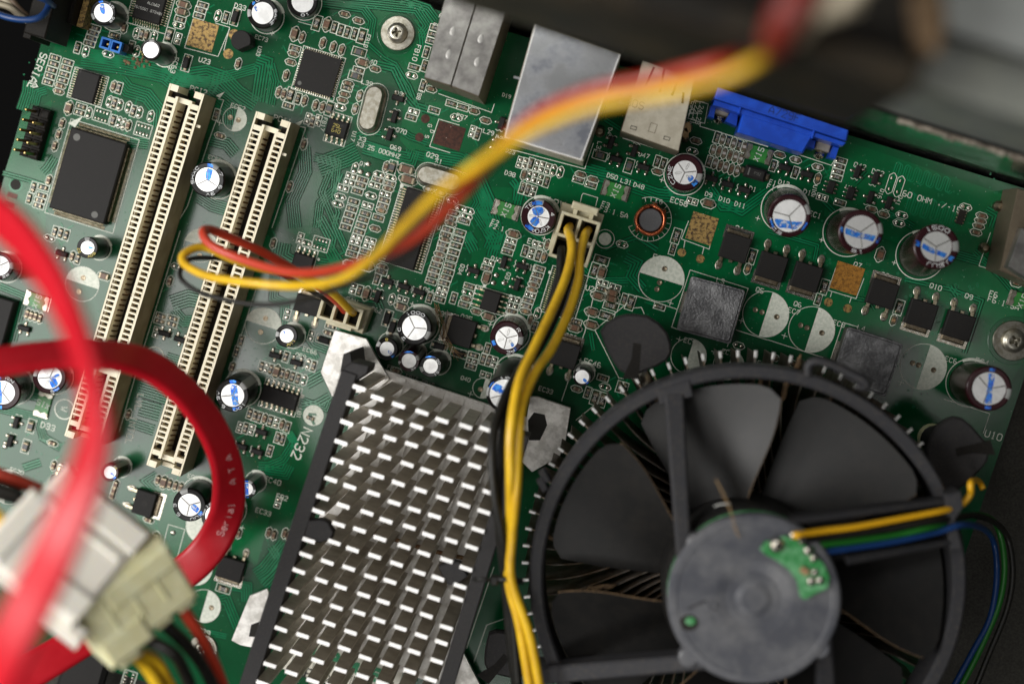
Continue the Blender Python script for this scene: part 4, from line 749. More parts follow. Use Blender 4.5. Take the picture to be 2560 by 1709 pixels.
CAPS = [
 ((258, 32), (286, 42), .30, 1.1, 'sleeve_black', 200, None, ((100, 0, .34, -.2, 1),), '10@40|25@-40', 'small black capacitor with a painted blue glint on its lid at the upper left', .72),
 ((376, 125), (412, 138), .25, 1.1, 'sleeve_black', 80, None, (), '47@200', 'small black capacitor with a plain white lid below the blue jumper', .74),
 ((656, 33), (668, 42), .36, .9, 'sleeve_black', 180, None, ((110, .3, .2, .3, 1),), 'SANE@-20|10@120', 'black capacitor with a grey lid at the upper edge', .70),
 ((756, 4), (762, 8), .36, .9, 'sleeve_black', 20, None, (), '10@-80', 'black capacitor cut off by the upper edge', .70),
 ((518, 449), (545, 449), .41, 1.15, 'sleeve_black', 60, 'Y', ((80, -.05, .34, -.1, 1),), '7@20|6.3V@-60|SHXC@160', 'black capacitor standing between the two cream slots', .68),
 ((218, 619), (249, 620), .255, 1.1, 'sleeve_black', 90, None, ((-20, .1, .22, .0, .9),), '22@200|50V@-60', 'small black capacitor left of the first slot', .62),
 ((-2, 664), (18, 668), .33, 1.1, 'sleeve_maroon', 0, 'K', ((90, .3, .5),), 'RE@-60', 'blue-lidded capacitor cut by the left edge, upper one', .70),
 ((124, 943), (140, 940), .39, 1.1, 'sleeve_maroon', 160, 'K', ((-70, .1, .40, -.1, 1), (20, -.05, .18, .2, .9)), 'A5@-70', 'maroon capacitor just under the red cable at the left', .70),
 ((6, 981), (38, 962), .42, 1.5, 'sleeve_maroon', 160, 'K', ((90, .2, .3),), 'RN@60', 'tall maroon capacitor cut by the left edge, lower one', .66),
 ((581, 988), (606, 970), .40, 1.15, 'sleeve_black', 40, 'Y', ((95, -.12, .38),), '100@-60|6.3V@200', 'blue-striped capacitor right of the second slot', .68),
 ((274, 1180), (304, 1167), .22, 1.1, 'sleeve_maroon', 40, None, ((-50, .0, .34, .1, 1),), '16@40', 'small capacitor beside the blurred red cable', .66),
 ((473, 1262), (499, 1238), .405, 1.1, 'sleeve_black', 110, 'Y', ((-45, .1, .30, .1, 1),), '6.3@200|5UU@-60', 'black capacitor just below the second slot', .67),
 ((616, 1222), (640, 1203), .23, 1.1, 'sleeve_black', 60, None, ((90, .0, .4),), '35@-20', 'small capacitor, blue glint painted on its lid, outside the red cable loop', .66),
 ((538, 1290), (575, 1272), .36, 1.1, 'sleeve_black', 160, None, (), '16@120', 'capacitor half hidden under the loop of red cable', .70),
 ((716, 839), (732, 839), .27, .9, 'sleeve_black', 170, None, ((110, .1, .10, .3, .9),), 'LUW@-60', 'small black capacitor left of the silver heat sink plate', .60),
 ((1036, 819), (1050, 811), .415, 1.15, 'sleeve_black', -30, 'Y', (), '1000@85|2.C@205', 'large black capacitor above three small ones', .70),
 ((967, 872), (976, 862), .27, .95, 'sleeve_black', 150, None, ((-50, .0, .30, .3, 1),), '8@90', 'left one of the three small capacitors in a row', .62),
 ((1022, 902), (1036, 884), .26, 1.0, 'sleeve_maroon', 20, None, ((0, .85, .2),), '9@190|4E@-60', 'middle one of the three small capacitors in a row', .66),
 ((1076, 915), (1095, 905), .27, 1.0, 'sleeve_black', 200, None, ((0, .85, .2),), '20@30|SI@-50', 'right one of the three small capacitors in a row', .64),
 ((1267, 845), (1278, 831), .40, 1.1, 'sleeve_maroon', -10, 'K', ((-60, .1, .18, .5, 1), (200, .0, .30, .95, 1)), 'AE@-75|R@35', 'maroon capacitor left of the twin yellow wires', .66),
 ((1262, 986), (1286, 937), .435, 2.0, 'sleeve_black', 170, 'Y', ((150, -.1, .40, .0, 1), (20, .1, .5, .2, 1)), '100@80', 'tall leaning capacitor under the black wire, blue glint painted on its lid', .80),
 ((1346, 542), (1351, 539), .405, .95, 'sleeve_maroon', 85, 'K', ((95, .0, .6, .05, 1), (225, .05, .5, .05, 1)), 'TE@130|4@10|70@-85|KE@-60|A@-110', 'maroon capacitor with a painted blue glint on its lid beside the white power plug', .62),
 ((1712, 431), (1711, 437), .425, .95, 'sleeve_maroon', -20, 'K', ((-50, .05, .34, .45, 1),), 'CZNE@190', 'maroon capacitor left of the green fuse row', .64),
 ((1455, 942), (1461, 932), .22, .7, 'sleeve_black', 120, None, ((-50, .0, .34, .3, 1),), '3@180', 'tiny capacitor, blue glint painted on its lid, above the chip heat sink', .74),
 ((1973, 540), (1962, 522), .49, 1.7, 'sleeve_maroon', 20, 'Y', ((-6, -.40, .38),), 'EZ@-130|W@190', 'leftmost of the three big maroon capacitors by the rear edge', .74),
 ((2152, 580), (2118, 581), .50, 1.9, 'sleeve_maroon', 10, 'Y', ((-16, -.14, .26),), '15@-100', 'middle of the three big maroon capacitors by the rear edge', .74),
 ((2341, 616), (2301, 638), .505, 2.0, 'sleeve_maroon', 0, 'Y', ((-25, -.22, .22),), '1500@85|5UJ@-95|UJ@-60', 'rightmost of the three big maroon capacitors by the rear edge', .66),
 ((2473, 971), (2426, 957), .505, 2.0, 'sleeve_maroon', -15, 'Y', ((84, -.04, .26),), '', 'big maroon capacitor in the right corner with a blue band', .72),
]
for (tp, bs, r, h, sl, sa, vt, glint, pr, lab, lid) in CAPS:
    ecap(tp, bs, r, h, sl, sa, vt, glint, pr, label=lab, lid=lid, pm='print_yellow' if pr in ('47@200', '22@200|50V@-60', 'LUW@-60', '8@90', '16@40') else 'sleeve_print')
# ---------------------------------------------------------------- empty capacitor footprints printed on the board
def footprint(t, x, y, r, a, holes=(), plus=None):
    c = S2(T(t, x, y)); SILK.ribbon(circle(c, r, 48, closed=True), 0.014, 0.0081, 'silk_white', True)
    h = circle(c, r*0.99, 28, a, a+180); SILK.add([(p[0], p[1], 0.0078) for p in h], [tuple(range(len(h)))], 'silk_white')
    for (hx, hy) in holes:
        p = S2(T(t, hx, hy)); e = MB(); e.lathe([(0.066, 0.001), (0.058, 0.014), (0.045, 0.014), (0.02, 0.008), (0, 0.01)], 'solder_dull', 16, (0, 0, 0)); e.build('solder_pad', board, loc=(*p, 0.0078))
    if plus:
        q = Vector(S2(T(t, *plus))); ex = Vector((math.cos(A), math.sin(A)))*0.07; ey = Vector((-ex.y, ex.x))
        SILK.ribbon([q-ex, q+ex], 0.014, 0.0083, 'silk_white'); SILK.ribbon([q-ey, q+ey], 0.014, 0.0087, 'silk_white')
EA = math.degrees(A)
footprint('g', 1027, 350, .54, EA, ((1050, 280), (1015, 375), (998, 420)), (1090, 515))
footprint('g', 1745, 592, .54, EA-90, ((1675, 562), (1720, 578), (1820, 610)), (1578, 637)); footprint('h', 300, 697, .54, EA-90, ((225, 668), (268, 685), (370, 720)), (113, 740))
footprint('h', 1068, 953, .54, EA-90, ((995, 928), (1036, 942), (1138, 975)), (915, 1060)); footprint('g', 1215, 880, .42, EA-90, (), (1150, 765)); footprint('g', 1490, 940, .36, EA-90, (), (1390, 850))
footprint('a', 1615, 820, .285, EA-90, ((1585, 808), (1640, 826)), (1512, 845)); footprint('e', 565, 385, .42, EA, ((573, 342), (543, 438))); footprint('e', 1380, 120, .40, EA, ((1410, 95), (1375, 190)))
footprint('f', 50, 670, .44, EA, ((66, 620), (33, 715))); footprint('i', 1405, 1030, .41, EA-90, ((1457, 1042),)); footprint('i', 1345, 770, .42, EA-90); footprint('i', 1400, 480, .42, EA+90)
footprint('f', 1560, 1100, .24, EA+270, ((1545, 1108),), (1475, 1140)); footprint('i', 60, 210, .42, EA+90)
for c_, r_ in ((('e', 1062, 880), .22), (('e', 445, 1245), .24)): SILK.ribbon(circle(S2(T(*c_)), r_, 40, closed=True), 0.03, 0.0082, 'silk_white', True)
SILK.ribbon(rect(S2(T('i', 1190, 590)), .42, .78, A+0.02), SW, 0.0082, 'silk_white', True)
for y, x in ((525, 1193), (660, 1152)): pad(S2(T('i', x, y)), 'bigpad')
for x, y in ((850, 1225), (832, 1300), (910, 1245), (888, 1320)): pad(S2(T('d', x, y)), 'netpad')
for c_ in ((845, 1262), (902, 1283)): soval(S2(T('d', *c_)), 0.5, 0.17, A+math.pi/2)
# plus signs
for t, x, y in (('b', 345, 103), ('b', 112, 230), ('a', 1165, 470), ('c', 1030, 1238), ('c', 1690, 1502), ('h', 368, 82), ('h', 868, 238), ('g', 470, 908), ('o', 910, 1030), ('f', 1075, 522), ('i', 1670, 490), ('n', 1030, 960)):
    q = Vector(S2(T(t, x, y))); ex = Vector((math.cos(A), math.sin(A)))*0.055; ey = Vector((-ex.y, ex.x))
    SILK.ribbon([q-ex, q+ex], 0.014, 0.0083, 'silk_white'); SILK.ribbon([q-ey, q+ey], 0.014, 0.0087, 'silk_white')
# ---------------------------------------------------------------- board lettering
TX = '''a|SERIAL|290,365|-97|.17
a|A|228,565|-97|.17
a|PCI2|1315,590|0|.12
a|EC52|1595,710|0|.10
a|EC63|1205,395|-90|.11
a|U23|1375,392|0|.11
a|EC61|1440,1065|0|.09
a|D33|1620,22|0|.11
b|PCI1|130,790|0|.125
b|X3|715,938|0|.10
b|X3:25.000MHZ|700,975|0|.10
b|D37|970,625|0|.09
b|Q70|970,878|0|.10
b|Q69|930,995|0|.10
b|L40|765,400|0|.10
b|L39|735,548|0|.10
b|U34|330,315|0|.09
b|FB18|770,238|-90|.09
b|FB10|1110,310|-90|.11
b|FB8|1125,620|-90|.09
b|FB7|1385,780|0|.10
b|FB9|1225,160|0|.10
b|A|1270,85|0|.13
b|A1|325,945|0|.09
b|U17|672,905|-90|.09
b|FB17|470,810|-90|.09
b|U33|22,320|-90|.09
b|EC73|0,240|0|.09
b|Q29|1180,1045|0|.11
b|G|1190,855|-90|.09
b|D|1205,895|-90|.09
b|S|1170,930|-90|.09
b|X1|1240,1088|0|.10
b|X1:14.318MHZ|1225,1125|0|.10
b|Q1|720,1110|0|.09
b|L1|940,1100|0|.10
b|L29|1570,885|0|.10
b|D2|1655,930|0|.10
b|F2|1628,1508|0|.10
b|F2:1.5A|1615,1535|0|.10
b|D38|1718,1172|0|.10
b|D23|1722,1020|0|.09
b|U1|1252,1548|0|.10
c|D49|668,880|-85|.09
c|L32|595,975|-85|.10
c|D47|878,1045|0|.10
c|D50|660,1190|0|.10
c|L31|755,1225|0|.10
c|D48|843,1255|0|.10
c|D9|1335,1318|0|.10
c|D10|1430,1350|0|.10
c|D11|1538,1385|0|.10
c|D1|1638,1280|0|.10
c|EC58|1098,1355|0|.12
c|L6|995,1365|0|.10
c|F3|625,1385|0|.11
c|F3:1.5A|612,1415|0|.11
c|12V PWR|245,1355|0|.18
c|Q3|1295,1480|0|.11
c|Q4|1543,1550|0|.11
c|L24L23|1300,700|-85|.10
c|L22L21|1270,700|-85|.10
c|L20L19|1240,700|-85|.10
b|D19|1700,640|0|.08
d|F1|15,1235|0|.10
d|D13|78,1235|0|.10
d|F1:1.5A|0,1265|0|.11
d|D12|250,1300|0|.11
d|U13|318,1275|-85|.09
d|U14|540,1270|0|.10
d|Q42|598,1115|0|.11
d|D52|722,1160|0|.11
d|60 OHM +/-15%|935,1310|0|.13
d|Q16|780,1300|-95|.09
d|Q41|905,1345|-95|.09
d|EC1|290,1450|0|.11
h|Q5|-232,410|0|.11
g|Q5|1685,405|0|.11
h|Q6|185,502|0|.11
h|Q7|597,232|0|.11
h|Q8|785,302|0|.11
h|Q10|1120,378|0|.11
h|Q9|1362,448|0|.11
h|EC7|145,545|0|.11
h|EC8|455,630|0|.11
h|EC6|1225,880|0|.11
h|EC4|1435,890|0|.12
h|L4|622,665|0|.11
h|F6|1530,430|0|.12
h|F6:1.5A|1520,468|0|.12
h|U10|1502,1385|0|.16
g|EC5|978,178|0|.12
g|L3|1415,340|0|.11
g|U2|515,390|0|.12
g|EC9|1190,752|0|.11
g|EC18|1452,830|0|.10
g|EC17|1695,910|0|.10
g|EC46|502,895|0|.12
g|EC57|115,70|0|.12
g|Q15|98,248|0|.11
g|Q36|372,720|0|.11
g|EC33|190,1085|0|.10
o|Q34|560,295|-95|.10
o|Q16|930,195|0|.10
o|Q15|1350,285|0|.10
o|Q31|1125,395|-95|.10
o|Q17|1150,665|0|.10
o|U9|745,545|0|.10
o|Q35|558,905|0|.11
o|EC35|215,840|0|.11
o|Q64|100,575|0|.10
o|L34|235,1235|0|.09
o|L33|555,1335|0|.09
f|REAR FAN|490,430|0|.11
f|L2|608,345|0|.10
f|Q2|940,355|0|.09
f|Q63|1055,395|0|.10
f|Q62|800,540|0|.10
f|Q59|278,855|0|.10
f|EC66|330,815|0|.10
f|FB1|910,940|0|.09
f|FB16|1035,1005|0|.09
f|FB15|1145,1045|0|.09
f|Q40|1415,1015|0|.09
f|U31|295,1240|-85|.09
p|N232|600,1020|-97|.23
e|LVL|955,1140|-85|.16
e|INTCL|905,1290|-85|.16
e|D33|290,1330|0|.14
e|A|1050,850|-85|.14
e|W|430,1225|-85|.16
i|EC32|1300,118|0|.10
i|EC20|75,75|0|.10
i|EC29|1340,1170|0|.12
j|EC40|65,135|0|.12
j|EC33|5,352|0|.11
j|FB2|148,255|0|.11'''
for ln in TX.split('\n'):
    t, s_, p_, a_, h_ = ln.split('|'); x, y = map(float, p_.split(',')); h_ = float(h_)*0.98; rz = A+math.radians(float(a_)); o_ = Vector(S2(T(t, x, y)))
    # x, y is the upper-left corner of the first letter in the plan for level text
    up = Vector((-math.sin(rz), math.cos(rz))); text(SILK, s_, o_-(up*h_ if abs(float(a_)) < 45 else up*h_*0.15), h_, rz, 'silk_white', z=0.0085, wd=h_*0.145)
# other printed outlines
def sline(t, pts, w_=SW, closed=False): SILK.ribbon([S2(T(t, *p)) for p in pts], w_, 0.00865, 'silk_white', closed)
sline('c', ((480, 1345), (490, 1330), (590, 1360), (575, 1420))); sline('c', ((480, 1345), (470, 1390))); sline('c', ((1210, 815), (1255, 690), (1345, 715))); sline('c', ((1210, 815), (1325, 850), (1350, 715)))
sline('c', ((1325, 850), (1297, 845), (1293, 870), (1761, 1010))); sline('d', ((0, 995), (435, 1138), (470, 1080))); sline('b', ((1255, 645), (1620, 775), (1640, 715))); sline('c', ((0, 1030), (500, 1162), (560, 985))); sline('c', ((760, 950), (1060, 1045)))
sline('g', ((1225, 288), (1625, 415), (1480, 815))); sline('g', ((1225, 288), (1098, 680), (1150, 700))); sline('h', ((515, 648), (430, 900))); sline('h', ((515, 648), (620, 680)))
sline('g', ((850, 470), (570, 700), (735, 1030), (770, 1035))); sline('g', ((855, 465), (1140, 560))); sline('g', ((590, 350), (505, 700), (340, 1190))); sline('g', ((1540, 700), (1761, 770))); sline('h', ((0, 768), (380, 890)))
sline('h', ((1210, 1175), (1525, 1275))); sline('h', ((1525, 1275), (1480, 1410))); sline('h', ((1450, 260), (1530, 30))); sline('h', ((1450, 260), (1761, 350))); sline('d', ((1615, 1365), (1635, 1310), (1645, 1310)))
sline('g', ((830, 550), (890, 545), (910, 590))); sline('g', ((440, 1320), (580, 1205))); sline('b', ((290, 150), (380, 175))); sline('a', ((1440, 960), (1540, 690), (1500, 680))); sline('a', ((1440, 960), (1290, 1420), (1200, 1568)))
sline('e', ((1240, 20), (980, 850), (820, 1400))); sline('b', ((300, 870), (342, 880), (260, 1130))); sline('b', ((260, 1130), (110, 1568))); sline('f', ((0, 140), (-40, 240))); sline('e', ((1761, 420), (1640, 800), (1560, 1060)))
sline('a', ((1540, 350), (1580, 190), (1480, 160))); sline('p', ((510, 700), (505, 820), (540, 830))); sline('j', ((1450, 1320), (1640, 760))); sline('j', ((1500, 1420), (1590, 1160), (1761, 1100)))
for t, x, y, r in (('f', 318, 1155, .05), ('f', 430, 215, .035), ('o', 1640, 395, .04), ('m', 1003, 510, .045), ('o', 840, 560, .04)):
    SILK.add([(p[0], p[1], 0.0085) for p in circle(S2(T(t, x, y)), r, 14, closed=True)], [tuple(range(14))], 'silk_white')
for t, x, y, s_ in (('a', 520, 830, .16), ('a', 1515, 650, .09), ('b', 300, 840, .09)):
    c = Vector(S2(T(t, x, y))); d = Matrix.Rotation(A, 2)
    SILK.add([(*(c+d @ Vector(k)*s_), 0.0085) for k in ((-1, -.7), (0.2, -1), (0.9, 0.9))], [(0, 1, 2)], 'silk_white')
# tick logo: a white disc with a tick left bare
c = S2(T('p', 703, 872)); SILK.lathe([(0.25, 0.0078), (0, 0.0078)], 'silk_white', 40, (*c, 0), False)
tk = MB(); tk.prism([S2(T('p', *k)) for k in ((636, 862), (652, 838), (738, 846), (745, 876), (690, 870), (732, 985), (700, 990))], 0.0088, 0.0098, 'pour_green'); tk.build('tick_mark', board)
# bar code-like comb under the choke coil: ring with radial strokes
c = Vector(S2(T('c', 945, 1508))); SILK.ribbon(circle(c, .52, 30, 200, 470), 0.012, 0.0083, 'silk_white')
for k in range(22):
    a = math.radians(200+k*360/22)
    if 0 <= k <= 16: SILK.ribbon([c+Vector((math.cos(a), math.sin(a)))*.42, c+Vector((math.cos(a), math.sin(a)))*.52], 0.011, 0.0088, 'silk_white')
# the white lug print right of the power plug
c = S2(T('g', 640, 75)); SILK.ribbon(circle(c, .22, 30, closed=True), 0.014, 0.0083, 'silk_white', True); SILK.lathe([(0.15, 0.0078), (0, 0.0078)], 'silk_white', 24, (*c, 0), False)
COP.build('copper_tracks', board); GAPM.build('track_gaps', board, kind='stuff'); VIA.build('vias', board, kind='stuff'); SILK.build('silkscreen_print', board)
# ================================================================ bigger parts of the board
def corner_rot(t, p1, p2, z):
    a = T(t, *p1, z); b = T(t, *p2, z); return math.atan2(b.y-a.y, b.x-a.x)
# ---- two flat choke coils
def choke(t, corners, h, label):
    P = [T(t, *c, h) for c in corners]; c = sum(P, Vector())/4; rz = math.atan2(P[1].y-P[0].y, P[1].x-P[0].x)
    wd = ((P[1]-P[0]).length+(P[2]-P[3]).length)/2; hg = ((P[3]-P[0]).length+(P[2]-P[1]).length)/2
    def rr(s, k=0.06):
        x, y = wd/2*s, hg/2*s; q = []
        for sx, sy in ((1, 1), (-1, 1), (-1, -1), (1, -1)):
            for j in range(4):
                a = math.atan2(sy, sx)-math.pi/4+j*math.pi/6; q.append((sx*(x-k)+k*math.cos(a), sy*(y-k)+k*math.sin(a)))
        return q
    e = MB(); e.prism(rr(1.0), 0.06, h-0.05, 'choke_side'); e.prism(rr(1.02), h-0.06, h-0.03, 'choke_grey', ch=0.01); e.prism(rr(0.955), h-0.03, h, 'choke_grey', ch=0.025)
    o = e.build('choke_coil', board, loc=(c.x, c.y, 0), rz=rz, label=label)
    for s in (-1, 1): f = MB(); f.box((s*wd*.5, 0, .004), (.12, hg*.4, .05), 'solder'); f.build('terminal', o)
choke('g', ((1243, 335), (1602, 432), (1500, 800), (1132, 692)), 0.45, 'square grey choke coil in the middle of the empty footprints')
choke('h', ((550, 680), (925, 800), (812, 1160), (440, 1040)), 0.60, 'square grey choke coil partly under the fan hook')
# ---- ring coil
c = T('c', 948, 1515); e = MB(); e.lathe([(.27, 0), (.27, .33), (.25, .36), (0, .36)], 'ferrite_grey', 32, (0, 0, 0)); o = e.build('ring_coil', board, loc=(c.x+.01, c.y-.0, 0), label='ring coil of copper wire round a grey core')
for k in range(5):
    a0 = 20+k*24; r_ = .315+.012*(k % 3); pts = [Vector(((r_+.01*math.sin(i*.5+k))*math.cos(math.radians(a0+i*9)), r_*math.sin(math.radians(a0+i*9)), .06+.058*k+.05*i/40)) for i in range(37)]
    e = MB(); e.tube(pts, .040, 'copper_wire', 8); e.build('copper_winding', o)
for a in (20, 60, 200): 
    e = MB(); e.tube([Vector((.3*math.cos(math.radians(a)), .3*math.sin(math.radians(a)), .34)), Vector((.38*math.cos(math.radians(a+12)), .38*math.sin(math.radians(a+12)), .30)), Vector((.42*math.cos(math.radians(a+20)), .42*math.sin(math.radians(a+20)), .05))], .040, 'copper_wire', 8); e.build('copper_winding', o)
# ---- green resettable fuses
def fuse(t, x, y, label, rz=0.0, z=0):
    c = T(t, x, y); e = MB(); e.box((0, 0, .02), (.40, .34, .05), 'fuse_green', ch=.008)
    text(e, 'X15', (.0, .0), .13, math.radians(80), 'print_white', z=.0715, wd=.017, center=True)
    o = e.build('fuse', board, loc=(c.x, c.y, 0), rz=A+rz, label=label)
    for s in (-1, 1):
        m = MB(); q = [(s*.20, -.18), (s*.29, -.18), (s*.29, .18), (s*.20, .18), (s*.17, .10), (s*.20, .05), (s*.235, 0), (s*.20, -.05), (s*.17, -.10)]
        m.prism(q, .004, .078, 'steel_washed', ch=.01); m.box((s*.3, 0, .003), (.07, .38, .02), 'solder', ch=.01); m.build('end_cap', o)
    srect(S2(c), .70, .44, A+rz)
fuse('n', 565, 613, 'green fuse beside the marking F2'); fuse('c', 713, 1312, 'green fuse beside the marking F3'); fuse('c', 1695, 1062, 'green fuse below the blue socket')
fuse('h', 1745, 500, 'green fuse cut by the right edge'); fuse('e', 303, 1210, 'blurred green fuse under the loop of red cable', math.pi/2); fuse('e', 262, 500, 'blurred green fuse behind the upper red cable')
# ---- rectifier diode
c = T('c', 1668, 1195); e = MB(); e.box((0, 0, .03), (.50, .27, .2), 'chip_black', ch=.05); e.box((-.16, 0, .2305), (.035, .17, .001), 'print_grey'); text(e, 'P3Z', (.05, 0), .06, 0, 'print_grey', z=.2315, center=True)
o = e.build('rectifier_diode', board, loc=(c.x, c.y, 0), rz=A, label='black rectifier diode beside the marking D1')
for s in (-1, 1): e = MB(); e.box((s*.29, 0, .004), (.11, .16, .09), 'solder_dull', ch=.03); e.build('leg', o)
# ---- crystals
def stadium(L, wd, n=10):
    r = wd/2; x = L/2-r
    return [(x+r*math.cos(a), r*math.sin(a)) for a in [(-90+180*i/n)*math.pi/180 for i in range(n+1)]]+[(-x+r*math.cos(a), r*math.sin(a)) for a in [(90+180*i/n)*math.pi/180 for i in range(n+1)]]
def crystal(t, x, y, rz, L, wd, label):
    c = T(t, x, y, .2); e = MB(); prof = [(1.0, 1.0, 0.0), (1.0, 1.0, .045), (.985, .97, .06), (.93, .83, .06), (.915, .80, .10), (.915, .80, .30), (.895, .765, .335), (.85, .69, .35)]
    n = len(stadium(L, wd)); rings = []
    for (a, b, z) in prof: rings.append([(p[0], p[1], z) for p in stadium(L*a, wd*b)])
    vs = sum(rings, []); e.add(vs, [(k*n+i, k*n+(i+1) % n, (k+1)*n+(i+1) % n, (k+1)*n+i) for k in range(len(prof)-1) for i in range(n)], 'steel_washed', True); e.add(rings[-1], [tuple(range(n))], 'steel_washed')
    e.build('crystal_can', board, loc=(c.x, c.y, 0), rz=rz, label=label); s_ = stadium(L*1.06, wd*1.12); co, si = math.cos(rz), math.sin(rz)
    SILKB.ribbon([(c.x+a*co-b*si, c.y+a*si+b*co) for a, b in s_], .014, .0084, 'silk_white', True)
SILKB = MB()
crystal('b', 795, 747, A+math.radians(92), 1.17, .52, 'upright silver crystal can marked 25.000MHZ'); crystal('b', 1265, 1228, A+math.radians(1), 1.17, .53, 'lying silver crystal can marked 14.318MHZ')
SILKB.build('silkscreen_print', board)
# ---- TO-92 transistor, blue jumper, black bead by it
c = T('a', 1695, 300); e = MB(); q = circle((0, 0), .24, 16, -50, 230); e.prism(q, .1, .55, 'chip_black', ch=.02); e.build('transistor', board, loc=(c.x, c.y, 0), rz=.4, label='round-backed black transistor standing at the upper left')
c = T('a', 765, 312, .5); e = MB()
for k in (-1, 1):
    for (dx, dy, wx, wy) in ((0, .11, .24, .045), (0, -.11, .24, .045), (-.11, 0, .045, .25), (.11, 0, .045, .25)): e.box((k*.125+dx*.98, dy, .05), (wx*(.99 if wx > .1 else 1), wy, .5+.002*(wx > .1)), 'jumper_blue')
e.box((0, 0, .05), (.44, .20, .2), 'socket_dark'); o = e.build('jumper_cap', board, loc=(c.x, c.y, 0), rz=A, label='blue jumper cap with two square holes')
for k in (-1, 1): e = MB(); e.box((k*.125, 0, .2), (.06, .06, .2), 'gold', ch=.01); e.build('pin', o)
c = T('a', 868, 335, .3); e = MB(); e.lathe([(.1, 0), (.1, .4), (0, .4)], 'header_black', 14, (0, 0, 0)); e.build('header_pin_socket', board, loc=(c.x, c.y, 0), label='black stub right of the blue jumper')
# ---- black serial pin header at the left edge
c = T('a', 240, 915, .25); e = MB(); e.box((0, 0, .0), (.46, 1.24, .25), 'header_black', ch=.015)
for k in range(5):
    for s in (-1, 1): e.box((s*.12, (k-2)*.245, .25), (.2, .2, .03), 'header_black', ch=.02)
o = e.build('pin_header', board, loc=(c.x, c.y, 0), rz=A+math.radians(0), label='black two-row pin header beside the word SERIAL')
for k in range(5):
    for s in (-1, 1):
        if k == 4 and s == 1: continue
        e = MB(); e.box((s*.125, (k-2)*.245, .27), (.062, .062, .60), 'gold', ch=.015); e.build('pin', o)
# ---- blurred black header of the front panel cable at the upper left
c = T('a', 492, -62, .6); e = MB(); e.box((0, 0, 0), (.56, 1.5, .9), 'header_black', ch=.03); e.box((.37, 0, 0), (.14, 1.5, .5), 'copper_gold')
e.build('pin_header', board, loc=(c.x, c.y, 0), rz=A, label='tall black header in the upper left corner')
# ---- holes and screws in the board
c = T('a', 108, 1270); e = MB(); e.lathe([(.17, .003), (.13, .004)], 'trace_green', 24, (0, 0, 0), False); e.lathe([(.13, .005), (0, .005)], 'socket_dark', 24, (0, 0, 0), False); e.build('mounting_hole', board, loc=(c.x, c.y, 0))
def screw(t, x, y, r, z, label, a=0.3):
    c = T(t, x, y, z); e = MB(); e.lathe([(r, 0.004), (r, .05), (r*.97, .065), (r*.62, .075), (r*.60, .10), (r*.57, .17), (r*.40, .22), (r*.30, .232)], 'steel_washed', 40, (0, 0, 0))
    # cross recess: star-shaped rim down to a dark point
    n = 32; R1 = [(r*.30*math.cos(2*math.pi*i/n), r*.30*math.sin(2*math.pi*i/n), .232) for i in range(n)]
    def star(i): q = abs(math.cos(2*(2*math.pi*i/n))) ** 2; return r*(.12+.17*q)
    R2 = [(star(i)*math.cos(2*math.pi*i/n+a*0), star(i)*math.sin(2*math.pi*i/n), .228) for i in range(n)]; R3 = [(x_*.55, y_*.55, .12) for x_, y_, _ in R2]
    vs = R1+R2+R3+[(0, 0, .09)]; fs = [(k*n+i, k*n+(i+1) % n, (k+1)*n+(i+1) % n, (k+1)*n+i) for k in range(2) for i in range(n)]+[(2*n+i, 2*n+(i+1) % n, 3*n) for i in range(n)]
    e.add(vs, fs, 'steel_washed', False); o = e.build('screw', loc=(c.x, c.y, 0), rz=a, label=label, cat='screw')
    g = MB(); g.lathe([(r*1.22, .002), (r*1.20, .006), (r*.9, .006)], 'board_green', 36, (0, 0, 0), False); g.build('screw_rim', o)
screw('b', 972, 228, .405, .1, 'crosshead screw with wide washer left of the metal sockets', .1)
screw('h', 1690, 775, .47, .1, 'crosshead screw with wide washer at the right edge', .35)
screw('i', 1395, 1325, .34, .1, 'screw half covered by the red and black wires at the bottom', .5)
